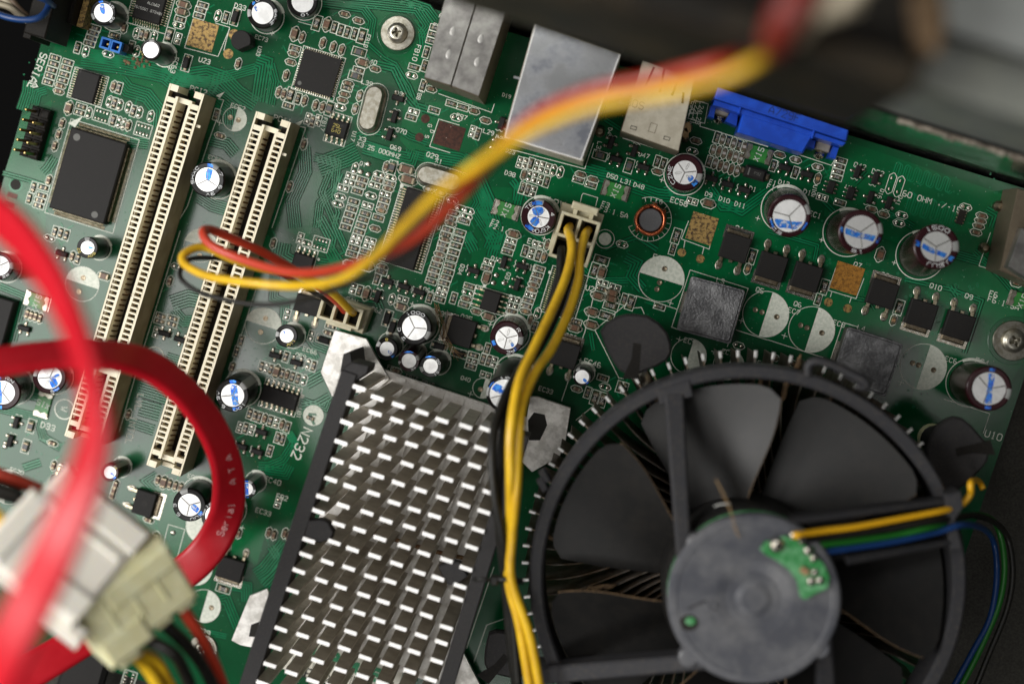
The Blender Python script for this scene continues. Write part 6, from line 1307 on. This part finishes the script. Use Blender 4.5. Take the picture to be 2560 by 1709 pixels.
# its four wires
for (m_, nm, pts) in (('wire_orange', 'yellow_wire', ((1985, 1338, 5.60), (2060, 1326, 5.25), (2140, 1316, 4.99), (2250, 1296, 4.63), (2355, 1276, 4.28), (2400, 1262, 3.90), (2425, 1235, 3.90), (2428, 1205, 3.90), (2446, 1202, 2.4), (2458, 1222, 2.4))),
                      ('wire_black', 'black_wire', ((2005, 1350, 5.60), (2060, 1344, 5.25), (2200, 1325, 4.79), (2360, 1298, 4.27), (2450, 1290, 2.4), (2512, 1330, 1.3), (2532, 1420, 1.3), (2518, 1520, 1.3), (2470, 1640, 1.3), (2430, 1740, 1.3))),
                      ('wire_green', 'green_wire', ((2022, 1374, 5.38), (2050, 1362, 5.29), (2130, 1352, 5.02), (2240, 1336, 4.66), (2350, 1312, 4.30), (2440, 1286, 2.4), (2490, 1310, 1.3), (2511, 1400, 1.3), (2500, 1500, 1.3), (2456, 1610, 1.3), (2390, 1740, 1.3))),
                      ('wire_blue', 'blue_wire', ((2036, 1392, 5.33), (2070, 1378, 5.22), (2140, 1368, 4.99), (2240, 1352, 4.66), (2340, 1330, 4.33), (2420, 1310, 3.90), (2478, 1340, 1.3), (2492, 1430, 1.3), (2476, 1540, 1.3), (2430, 1630, 1.3), (2370, 1740, 1.3)))):
    e = MB(); e.tube(smooth_path([CL(*p) for p in pts], 6), .07, m_, 8); e.build(nm, cool)
# push pins at the corners with their white arms
def pushpin(x, y, z, r, a, label=None, arm=None):
    c = CL(x, y, z); e = MB(); q = [((X-850)/250*r*.98, -(Y-795)/250*r*.98) for X, Y in ((597, 700), (640, 640), (720, 595), (780, 580), (830, 578), (930, 590), (1010, 640), (1070, 710), (1097, 790), (1098, 850), (1070, 900), (1000, 945), (900, 985), (850, 1008), (780, 1000), (735, 975), (700, 930), (660, 860), (625, 780))]
    co, si = math.cos(a), math.sin(a); e.prism([(c.x+p[0]*co-p[1]*si, c.y+p[0]*si+p[1]*co) for p in q], z-.22, z, 'plastic_dark', ch=.05); e.lathe([(r*.42, .3), (r*.42, z-.1)], 'plastic_dark', 16, (c.x, c.y, 0))
    o = e.build('push_pin', cool); g = MB()
    g.prism([(c.x+p[0]*co-p[1]*si, c.y+p[0]*si+p[1]*co) for p in ((-.06, .05), (.12, .02), (.06, -.75), (-.30, -.75), (-.10, -.3))], z+.0005, z+.0035, 'header_black'); g.build('screw_slot', o)
    if arm:
        g = MB(); a_, b_ = CL(*arm[0], 1.0), CL(*arm[1], 1.2); g.tube([a_, (a_+b_)/2+Vector((0, 0, .1)), b_], .22, 'steel_washed', 10, flat=.6); g.lathe([(.35, .01), (.3, .5), (.26, .8)], 'molex_cream', 20, (c.x, c.y, 0)); g.build('arm', o)
pushpin(1590, 862, 2.6, .80, .0, arm=((1580, 900), (1640, 1010))); pushpin(2395, 1132, 2.6, .80, 1.9, arm=((2380, 1080), (2280, 1180))); pushpin(1262, 1640, 1.3, .62, -.6)
# dust clumps between the fins
for k_ in range(22):
    a = random.uniform(0, 6.28); r = random.uniform(2.6, 4.4); P_ = [Vector((r*math.cos(a)+i*.10*math.cos(a), r*math.sin(a)+i*.10*math.sin(a)+.02*math.sin(i*2+k_), 2.66+.03*math.sin(i*3))) for i in range(8)]
    e = MB(); e.tube(P_, .06, 'dust_brown', 6, radii=[.02, .05, .07, .05, .075, .06, .04, .015]); e.build('dust_clump', cool)
# ================================================================ rear case fan with its three wires
RZ = 11.0; fa = Vector((W(1130, 0, RZ).x, W(1130, 0, RZ).y)); fdir = Vector((math.cos(A), math.sin(A))); back = Vector((-math.sin(A), math.cos(A)))
rf = bpy.data.objects.new('case_fan', None); scn.collection.objects.link(rf)
near0 = W(1110, 10, RZ); near1 = W(2225, 300, RZ); rf.location = ((near0+near1)/2).xyz; rf.location.z = 0
rf['label'] = 'dark square case fan seen edge-on, blurred, at the upper edge'; rf['category'] = 'case fan'
RL = rf.location.copy()
def flange(p1, p2, depth, z0, z1, m='fan_frame', name='flange', off=0.0):
    a_, b_ = W(*p1, 9.6)-RL, W(*p2, 9.6)-RL; d_ = (b_-a_).normalized(); nn = Vector((-d_.y, d_.x, 0)); e = MB(); a_ = a_+nn*off; b_ = b_+nn*off
    e.prism([(a_.x, a_.y), (b_.x, b_.y), (b_+nn*depth).xy[:], (a_+nn*depth).xy[:]], z0, z1, m, ch=.06); return e.build(name, rf)
flange((1125, 5), (2119, 312), .40, 9.6, 15.2, 'case_fan_dark', 'front_flange')
flange((1140, 8), (2100, 308), 1.7, 10.0, 14.7, 'case_fan_dark', 'fan_housing', .402)
flange((1125, 5), (2119, 312), .35, 9.6, 15.2, 'case_fan_dark', 'rear_flange', 2.104)
e = MB(); q = [W(*p, 10.9)-RL for p in ((2150, 95), (2190, 60), (2215, 150), (2195, 220), (2160, 190))]; e.prism([(p.x, p.y) for p in q], 14.0, 15.4, 'dust_brown', ch=.1); e.build('corner_tab', rf)
FW = .105
def fwire(pts, m, nm, r=FW):
    P_ = [W(*p)-RL for p in pts]; e = MB(); e.tube(smooth_path(P_, 8), r, m, 10); return e.build(nm, rf)
fwire(((883, 782, .8), (872, 772, 1.3), (835, 735, 2.0), (790, 706, 2.6), (735, 684, 3.1), (660, 672, 3.5), (585, 650, 3.8), (510, 618, 3.9), (462, 634, 4.2), (462, 660, 4.4), (520, 690, 4.8), (620, 706, 5.4), (740, 714, 6.0), (850, 698, 7.4), (932, 645, 8.6), (1008, 568, 9.8), (1100, 480, 11), (1210, 402, 12), (1330, 322, 13), (1480, 262, 13.8), (1650, 232, 14.4), (1800, 195, 15), (1900, 150, 15.2), (1950, 120, 14.4)), 'wire_yellow', 'yellow_wire', .092)
fwire(((862, 776, .8), (845, 755, 1.3), (800, 718, 2.0), (740, 678, 2.6), (660, 632, 3.1), (590, 600, 3.6), (530, 575, 4.0), (508, 580, 4.3), (528, 612, 4.5), (600, 646, 4.8), (700, 676, 5.4), (780, 682, 6.0), (860, 668, 7.0), (950, 640, 8.2), (1040, 590, 9.4), (1134, 503, 10.6), (1232, 390, 11.6), (1340, 292, 12.6), (1480, 232, 13.4), (1640, 200, 14), (1780, 165, 14.6), (1850, 140, 14.4)), 'wire_red', 'red_wire', .10)
fwire(((838, 772, .8), (815, 750, 1.3), (770, 722, 1.9), (690, 680, 2.5), (600, 655, 3.0), (530, 645, 3.5), (470, 650, 3.8), (450, 690, 4.1), (490, 726, 4.3), (560, 748, 4.6), (660, 762, 5.0), (760, 748, 5.4), (860, 715, 6.6), (950, 680, 7.8), (1040, 615, 9.0), (1140, 512, 10.2), (1240, 404, 11.2), (1350, 306, 12.2), (1490, 240, 13.0), (1650, 206, 13.6), (1810, 150, 14.2), (1920, 100, 14.8)), 'wire_black', 'black_wire', .055)
# plug of the rear fan
c = T('f', 578, 590, 1.0)-RL; e = MB(); wx, wy = .95, .42
for x in (-wx/2, -wx/6, wx/6, wx/2): e.box((x, 0, 0), (.075, wy, .5), 'plug_cream', ch=.01)
for y in (-wy/2, wy/2): e.box((0, y, 0), (wx+.07, .07, .497), 'plug_cream', ch=.01)
e.box((0, 0, 0), (wx, wy, .1), 'socket_dark'); e.box((0.02, -wy/2-.08, .0), (.62, .09, .3), 'plug_cream', ch=.01); e.build('plug', rf, loc=(c.x, c.y, .52), rz=A)
# thick leads and pale plug at the fan's far corner, very near the lens
e = MB(); e.tube(smooth_path([W(*p)-RL for p in ((2045, -80, 16.4), (2000, 0, 16.4), (1962, 50, 16.2), (1940, 105, 15.4))], 6), .25, 'wire_red_dark', 12); e.build('red_wire', rf)
e = MB(); e.tube(smooth_path([W(*p)-RL for p in ((2180, -80, 16.6), (2110, 0, 16.4), (2060, 22, 16.2), (2010, 60, 15.6), (1985, 100, 15.0))], 6), .17, 'wire_cream', 12); e.build('cream_wire', rf)
e = MB(); c = W(2098, 0, 16.6)-RL; e.box((c.x, c.y, 15.9), (.55, .35, .6), 'wire_cream', .3, ch=.1); e.build('white_plug', rf)
# ================================================================ the case: rear wall, tray, floor
def struct(name, e, m=None): return e.build(name, kind='structure')
wb0 = W(2122, 330, 0); wl = Vector((math.cos(math.radians(-17.6)), math.sin(math.radians(-17.6)), 0)); wn = Vector((-wl.y, wl.x, 0))
wb = wb0+wn*(-.05)
def slab(e, a0, a1, d0, d1, z0, z1, m, ch=0.0):
    q = [wb+wl*a0+wn*d0, wb+wl*a1+wn*d0, wb+wl*a1+wn*d1, wb+wl*a0+wn*d1]; e.prism([(p.x, p.y) for p in q], z0, z1, m, ch=ch)
e = MB(); slab(e, -24, 26, .10, .22, -1.0, 4.7, 'case_mirror'); slab(e, -24, 26, 0.06, .20, 4.7, 4.95, 'case_dark'); slab(e, -24, 26, .10, .22, 4.95, 12.8, 'case_grey'); struct('rear_wall', e)  # black strip paints in the shadow line of the lip
e = MB(); slab(e, -24, 26, -.55, .25, 12.8, 13.1, 'case_grey', .05); slab(e, -24, 26, .25, 9, 13.4, 13.7, 'case_pale'); struct('top_rail', e)
e = MB(); q = [at(U0+.4, V0-1.5), at(U1+12, V0-1.5), at(U1+12, V1+3), at(U0+.4, V1+3)]; e.prism([(p.x, p.y) for p in q], -1.1, -.85, 'tray_grey'); struct('case_tray', e)
e = MB(); e.prism([(-40, -40), (40, -40), (40, 40), (-40, 40)], -14.2, -14, 'case_dark'); struct('case_floor', e)
# ledge of torn white dust and rail shadow on the wall foot
e = MB()
for k in range(26):
    s = .4+k*.17; P = wb+wl*s+wn*.0+Vector((0, 0, 4.45+.05*math.sin(k*1.7)+.006*k)); e.box((P.x, P.y+.06, P.z), (.20, random.uniform(.1, .2), random.uniform(.04, .1)+(.10 if k in (9, 10, 19, 20, 21) else 0)), 'lint_grey', A+random.uniform(-.2, .2), ch=.02)
e.build('lint', label='ragged strip of whitish lint along the foot of the rear wall', cat='lint', kind='stuff')
# ================================================================ red flat data cables
def flatcable(pts, wd, th, name, label, mtop='cable_red', printed=None):
    """pts: (plan x, plan y, z, roll in degrees) ; roll 0 = lies flat"""
    C = smooth_path([W(x, y, z) for x, y, z, _ in pts], 10); rolls = smooth_path([(r, 0, 0) for *_, r in pts], 10); org = C[len(C)//2].copy(); e = MB(); K = 20; vs = []
    prof = []
    for j in range(K):
        a = 2*math.pi*j/K; s = 1 if math.cos(a) >= 0 else -1; prof.append((math.copysign(abs(math.cos(a))**.35, math.cos(a))*wd/2, math.copysign(abs(math.sin(a))**.7, math.sin(a))*th/2))
    fr = []
    for i, p in enumerate(C):
        t = (C[min(i+1, len(C)-1)]-C[max(i-1, 0)]).normalized(); side = t.cross(Vector((0, 0, 1))).normalized(); up = side.cross(t).normalized()
        R = Matrix.Rotation(math.radians(rolls[i].x), 3, t); side, up = R @ side, R @ up; fr.append((p, t, side, up))
        for x, y in prof:
            g = .0
            vs.append(p-org+side*x+up*(y*(1-.18*math.exp(-((x)/(wd*.10))**2))))
    n = len(C); e.add(vs, [(i*K+j, i*K+(j+1) % K, (i+1)*K+(j+1) % K, (i+1)*K+j) for i in range(n-1) for j in range(K)], mtop, True)
    o = e.build(name, loc=org, label=label, cat='data cable', group='red flat data cables')
    if printed:
        e = MB(); txt, i0, hgt, sgn = printed; st, L = text_strokes(txt); k = hgt/6; acc = [0]
        for i in range(1, n): acc.append(acc[-1]+(C[i]-C[i-1]).length)
        s0 = acc[i0]
        def pt(a, b):
            s = s0+sgn*a*k; i = max(1, min(n-1, next((q for q in range(n) if acc[q] >= s), n-1))); f = (s-acc[i-1])/max(1e-6, acc[i]-acc[i-1])
            p = fr[i-1][0].lerp(fr[i][0], f); sd = fr[i-1][2].lerp(fr[i][2], f); up = fr[i-1][3].lerp(fr[i][3], f); return p-org+sd*(sgn*-(b-3)*k+OFF)+up*(th*.5+.006)
        OFF = -.02
        for s_ in st:
            P_ = [pt(a, b) for a, b in s_]
            for i in range(len(P_)-1):
                d = P_[i+1]-P_[i]; 
                if d.length < 1e-6: continue
                nn = d.cross(Vector((0, 0, 1))).normalized()*hgt*.06; e.add([P_[i]-nn, P_[i+1]-nn, P_[i+1]+nn, P_[i]+nn], [(0, 1, 2, 3)], 'cable_print')
        e.build('printed_words', o, kind='stuff')
    return o
flatcable(((-160, 935, 7.6, -42), (-40, 912, 7.2, -46), (110, 890, 6.6, -50), (250, 885, 6.0, -56), (370, 912, 5.2, -56), (466, 985, 4.6, -60), (535, 1080, 4.0, -56), (570, 1185, 3.6, -48), (563, 1290, 3.3, -30), (510, 1385, 3.2, 0), (420, 1460, 3.3, 4), (320, 1530, 3.6, 4), (220, 1590, 4.0, 4), (90, 1670, 4.6, 2), (-60, 1760, 5.2, 0)),
          .77, .26, 'data_cable', 'red flat cable printed Serial ATA that loops round the right slot end', printed=('Serial   A T A', 84, .15, -1))
flatcable(((-150, 420, 11, 20), (-50, 500, 12, 24), (50, 590, 13, 28), (130, 700, 13.8, 36), (190, 830, 14.4, 44), (228, 960, 14.9, 48), (238, 1090, 15.2, 42), (205, 1220, 15.4, 34), (150, 1350, 15.4, 26), (90, 1480, 15.2, 22), (20, 1620, 15, 20), (-40, 1760, 14.6, 20)),
          .76, .24, 'data_cable', 'strongly blurred red cable sweeping down the left side in front of all')
# ================================================================ power plugs at the lower left
def frame_from(o, x, y):
    x = x.normalized(); y = (y-x*y.dot(x)).normalized(); z = x.cross(y)
    if z.z < 0: pass
    return Matrix(((x.x, y.x, z.x, o.x), (x.y, y.y, z.y, o.y), (x.z, y.z, z.z, o.z), (0, 0, 0, 1)))
org = W(306, 1468, 7.6); X = (W(400, 1540, 7.0)-W(300, 1385, 7.6)); Y = W(520, 1400, 6.6)-W(230, 1560, 8.0)
Mx = frame_from(org, X, Y); q_ = Mx.to_quaternion()
mp = bpy.data.objects.new('power_plug', None); scn.collection.objects.link(mp); mp.location = org; mp.rotation_mode = 'QUATERNION'; mp.rotation_quaternion = q_
mp['label'] = 'cream four-way drive power plug with yellow, black and red wires below it'; mp['category'] = 'power plug'
e = MB(); e.box((.2, 0, -.42), (1.5, 2.15, .84), 'molex_cream', ch=.08); e.box((.75, -.55, -.50), (.62, 1.0, 1.0), 'molex_cream', ch=.08); e.box((-.15, .3, -.48), (.5, 1.5, .97), 'molex_cream', ch=.06); e.box((1.1, -.62, -.36), (.36, .5, .72), 'molex_cream', ch=.1)
for y in (-.8, -.27, .27, .8): e.box((.95, y, -.30), (.3, .36, .6), 'molex_cream', ch=.06)
for y in (-.52, 0, .52): e.box((.1, y, .40), (1.0, .07, .06), 'molex_cream', ch=.02)
e.build('housing', mp)
def pw(m, nm, y, pts, par, loc, q, r=.13, z=0):
    s0 = Vector((1.0, y, z)); Mi = (Matrix.Translation(loc) @ q.to_matrix().to_4x4()).inverted(); P_ = [Vector((.6, y, z)), Vector((1.05, y, z))]+[Mi @ W(*p) for p in pts]
    e = MB(); e.tube(smooth_path(P_, 7), r, m, 10); e.build(nm, par)
pw('wire_yellow', 'yellow_wire', -.72, ((382, 1645, 6.8), (425, 1712, 6.4), (475, 1790, 6.0)), mp, org, q_); 
pw('wire_yellow', 'yellow_wire', -.62, ((358, 1655, 7.0), (402, 1722, 6.7), (440, 1800, 6.4)), mp, org, q_, z=.1)
pw('wire_black', 'black_wire', -.22, ((430, 1630, 7.4), (462, 1680, 6.8), (500, 1780, 6.2)), mp, org, q_); pw('wire_black', 'black_wire', .28, ((470, 1615, 6.8), (508, 1665, 6.2), (556, 1760, 5.6)), mp, org, q_)
pw('wire_red', 'red_wire', .75, ((505, 1595, 6.4), (535, 1655, 5.8), (575, 1760, 5.2)), mp, org, q_)
org2 = W(156, 1372, 8.0); ws = bpy.data.objects.new('power_socket', None); scn.collection.objects.link(ws); ws.location = org2; ws.rotation_mode = 'QUATERNION'
X2 = (W(330, 1450, 7.7)-W(150, 1330, 8.2)); X2.z = -.15; M2 = frame_from(org2, X2, Y); q2 = M2.to_quaternion(); ws.rotation_quaternion = q2
ws['label'] = 'white four-way drive power connector pushed onto the cream plug'; ws['category'] = 'power connector'
e = MB(); e.box((.05, .05, -.52), (2.1, 2.35, 1.04), 'molex_white', ch=.10); e.box((-.9, -.3, -.60), (.5, 1.5, 1.18), 'molex_white', ch=.08); e.box((-.25, .05, .5), (.12, 2.3, .05), 'molex_white', ch=.01); e.box((.55, -.75, .5), (1.1, .5, .09), 'molex_white', ch=.03); e.box((.55, .85, .5), (1.1, .5, .09), 'molex_white', ch=.03); e.box((.9, -1.1, -.3), (1.0, .34, .62), 'molex_white', ch=.06); e.box((0, .4, .50), (1.9, .16, .08), 'molex_white', ch=.02); e.build('housing', ws)
for (m_, nm, pts) in (('wire_red', 'red_wire', ((100, 1225, 6.2), (40, 1200, 6.4), (-60, 1165, 6.6))), ('wire_black', 'black_wire', ((70, 1252, 6.6), (0, 1232, 6.8), (-80, 1200, 6.8))), ('wire_yellow', 'yellow_wire', ((15, 1330, 8.2), (-10, 1290, 8.4), (-80, 1230, 8.6))), ('wire_black', 'black_wire', ((50, 1240, 7.0), (-20, 1215, 7.2), (-80, 1190, 7.2)))):
    P_ = [M2.inverted() @ W(*p) for p in pts]; e = MB(); e.tube(smooth_path(P_, 7), .14, m_, 10); e.build(nm, ws)
# ================================================================ front panel lead at the upper left
fp = bpy.data.objects.new('panel_lead', None); scn.collection.objects.link(fp); fo = W(70, 55, 1.8); fp.location = fo
fp['label'] = 'blue and cream wires with a black plug in the upper left corner'; fp['category'] = 'cable'
e = MB(); c = W(122, 4, 1.6)-fo; e.box((c.x, c.y, -1.3), (.52, 1.7, 1.4), 'header_black', A, ch=.03); e.box((c.x-.36, c.y-.1, -1.5), (.2, 1.5, 1.2), 'header_black', A, ch=.02); e.build('plug', fp)
for k_, (m_, nm, pts) in enumerate((('wire_blue', 'blue_wire', ((-40, 22, 2.2), (20, 44, 2.4), (70, 50, 2.4), (105, 40, 2.3), (122, 10, 2.0), (110, -30, 2))), ('wire_blue', 'blue_wire', ((60, -20, 2.6), (95, -8, 2.6), (118, 2, 2.4), (133, 16, 1.8))),
                                    ('wire_cream', 'cream_wire', ((-40, 4, 2.0), (20, 18, 2.0), (50, 40, 1.9), (75, 55, 1.8), (105, 62, 1.7), (116, 72, 1.4))), ('wire_cream', 'cream_wire', ((-20, -20, 1.9), (20, 6, 1.9), (42, 22, 1.8), (60, 48, 1.6), (98, 66, 1.5), (112, 76, 1.3))),
                                    ('wire_brown', 'brown_wire', ((10, -30, 2.0), (30, 0, 1.9), (55, 30, 1.8), (88, 52, 1.6), (108, 58, 1.4))))):
    e = MB(); e.tube(smooth_path([W(*p)-fo for p in pts], 6), .075, m_, 8); e.build(nm, fp)
# ================================================================ hairs and debris
def hair(pts, r, label, m='fibre', cat='hair'):
    P_ = smooth_path([W(*p) for p in pts], 8); o = P_[0].copy(); e = MB(); e.tube([p-o for p in P_], r, m, 5); return e.build('hair', loc=o, label=label, cat=cat)
def tangle(strands, r, label, m, cat):
    e = MB(); o = W(*strands[0][0])
    for pts in strands: e.tube([p-o for p in smooth_path([W(*p) for p in pts], 8)], r, m, 5)
    return e.build(cat, loc=o, label=label, cat=cat)
tangle([[(x+k*1.8+random.uniform(-5, 5), y+random.uniform(-4, 4), z) for x, y, z in ((1086, 760, .7), (1096, 790, .6), (1103, 815, .5), (1106, 838, .4), (1118, 858, .35), (1135, 878, .4), (1146+3*k, 896-2*k, .3))] for k in range(-2, 5)], .007, 'tangle of brown hair beside the black power transistor', 'fibre', 'hair')
tangle([[(x+random.uniform(-4, 4), y+random.uniform(-4, 4), z+random.uniform(0, .1)) for x, y, z in ((1790, 1200, 5.55), (1812, 1240, 5.6), (1826, 1275, 5.56), (1838, 1320, 5.46), (1848, 1345, 5.42))] for k in range(5)], .004, 'brown fluff lying on the fan hub', 'debris', 'fluff')
hair(((1786, 1265, 5.1), (1800, 1260, 5.1), (1825, 1258, 5.1)), .015, 'short pale fibre above the fan hub', 'print_white')
hair(((312, 725, 1.12), (318, 735, 1.2), (326, 733, 1.15), (330, 742, 1.12)), .006, 'fine hair caught in the left slot')
hair(((1162, 1150, 3.5), (1160, 1142, 3.6), (1166, 1148, 3.55), (1172, 1143, 3.5)), .006, 'thin dark hair on the pin fins', 'wire_black')
for (x, y, lab) in ((1712, 332, 'tan crumb of debris beside the speckled metal socket'), (1718, 318, 'smaller pale crumb above the tan one')):
    c = W(x, y, .3); e = MB(); e.prism([(.1, .02), (.06, .14), (-.06, .1), (-.1, -.05), (0, -.14), (.09, -.1)], 0, .07, 'debris', ch=.02); e.build('crumb', loc=(c.x, c.y, .17), label=lab, cat='crumb')
c = W(350, 155, 0); e = MB()
for _ in range(26):
    a = random.uniform(0, 6.28); r = random.uniform(0, .28); e.dome((r*1.5*math.cos(a), r*math.sin(a)*.5, 0), random.uniform(.02, .05), random.uniform(.02, .05), .03, 'dust_brown', n=6)
e.build('dirt', loc=(c.x, c.y, .004), label='patch of brown dirt below the yellow-printed capacitor', cat='dirt', kind='stuff')
# fine dust specks over the board
e = MB()
for _ in range(2600):
    p = W(random.uniform(0, 2560), random.uniform(0, 1709)); s = random.choice((.004, .005, .006, .009)); u_, v_ = uv(p)
    if U0 < u_ < U1 and V0 < v_: e.add([(p.x-s, p.y-s, .0095), (p.x+s, p.y-s*.6, .0095), (p.x+s*.4, p.y+s, .012)], [(0, 1, 2)], 'debris' if random.random() < .5 else 'print_white')
e.build('dust_specks', label='fine pale dust scattered over the green board', cat='dust', kind='stuff')
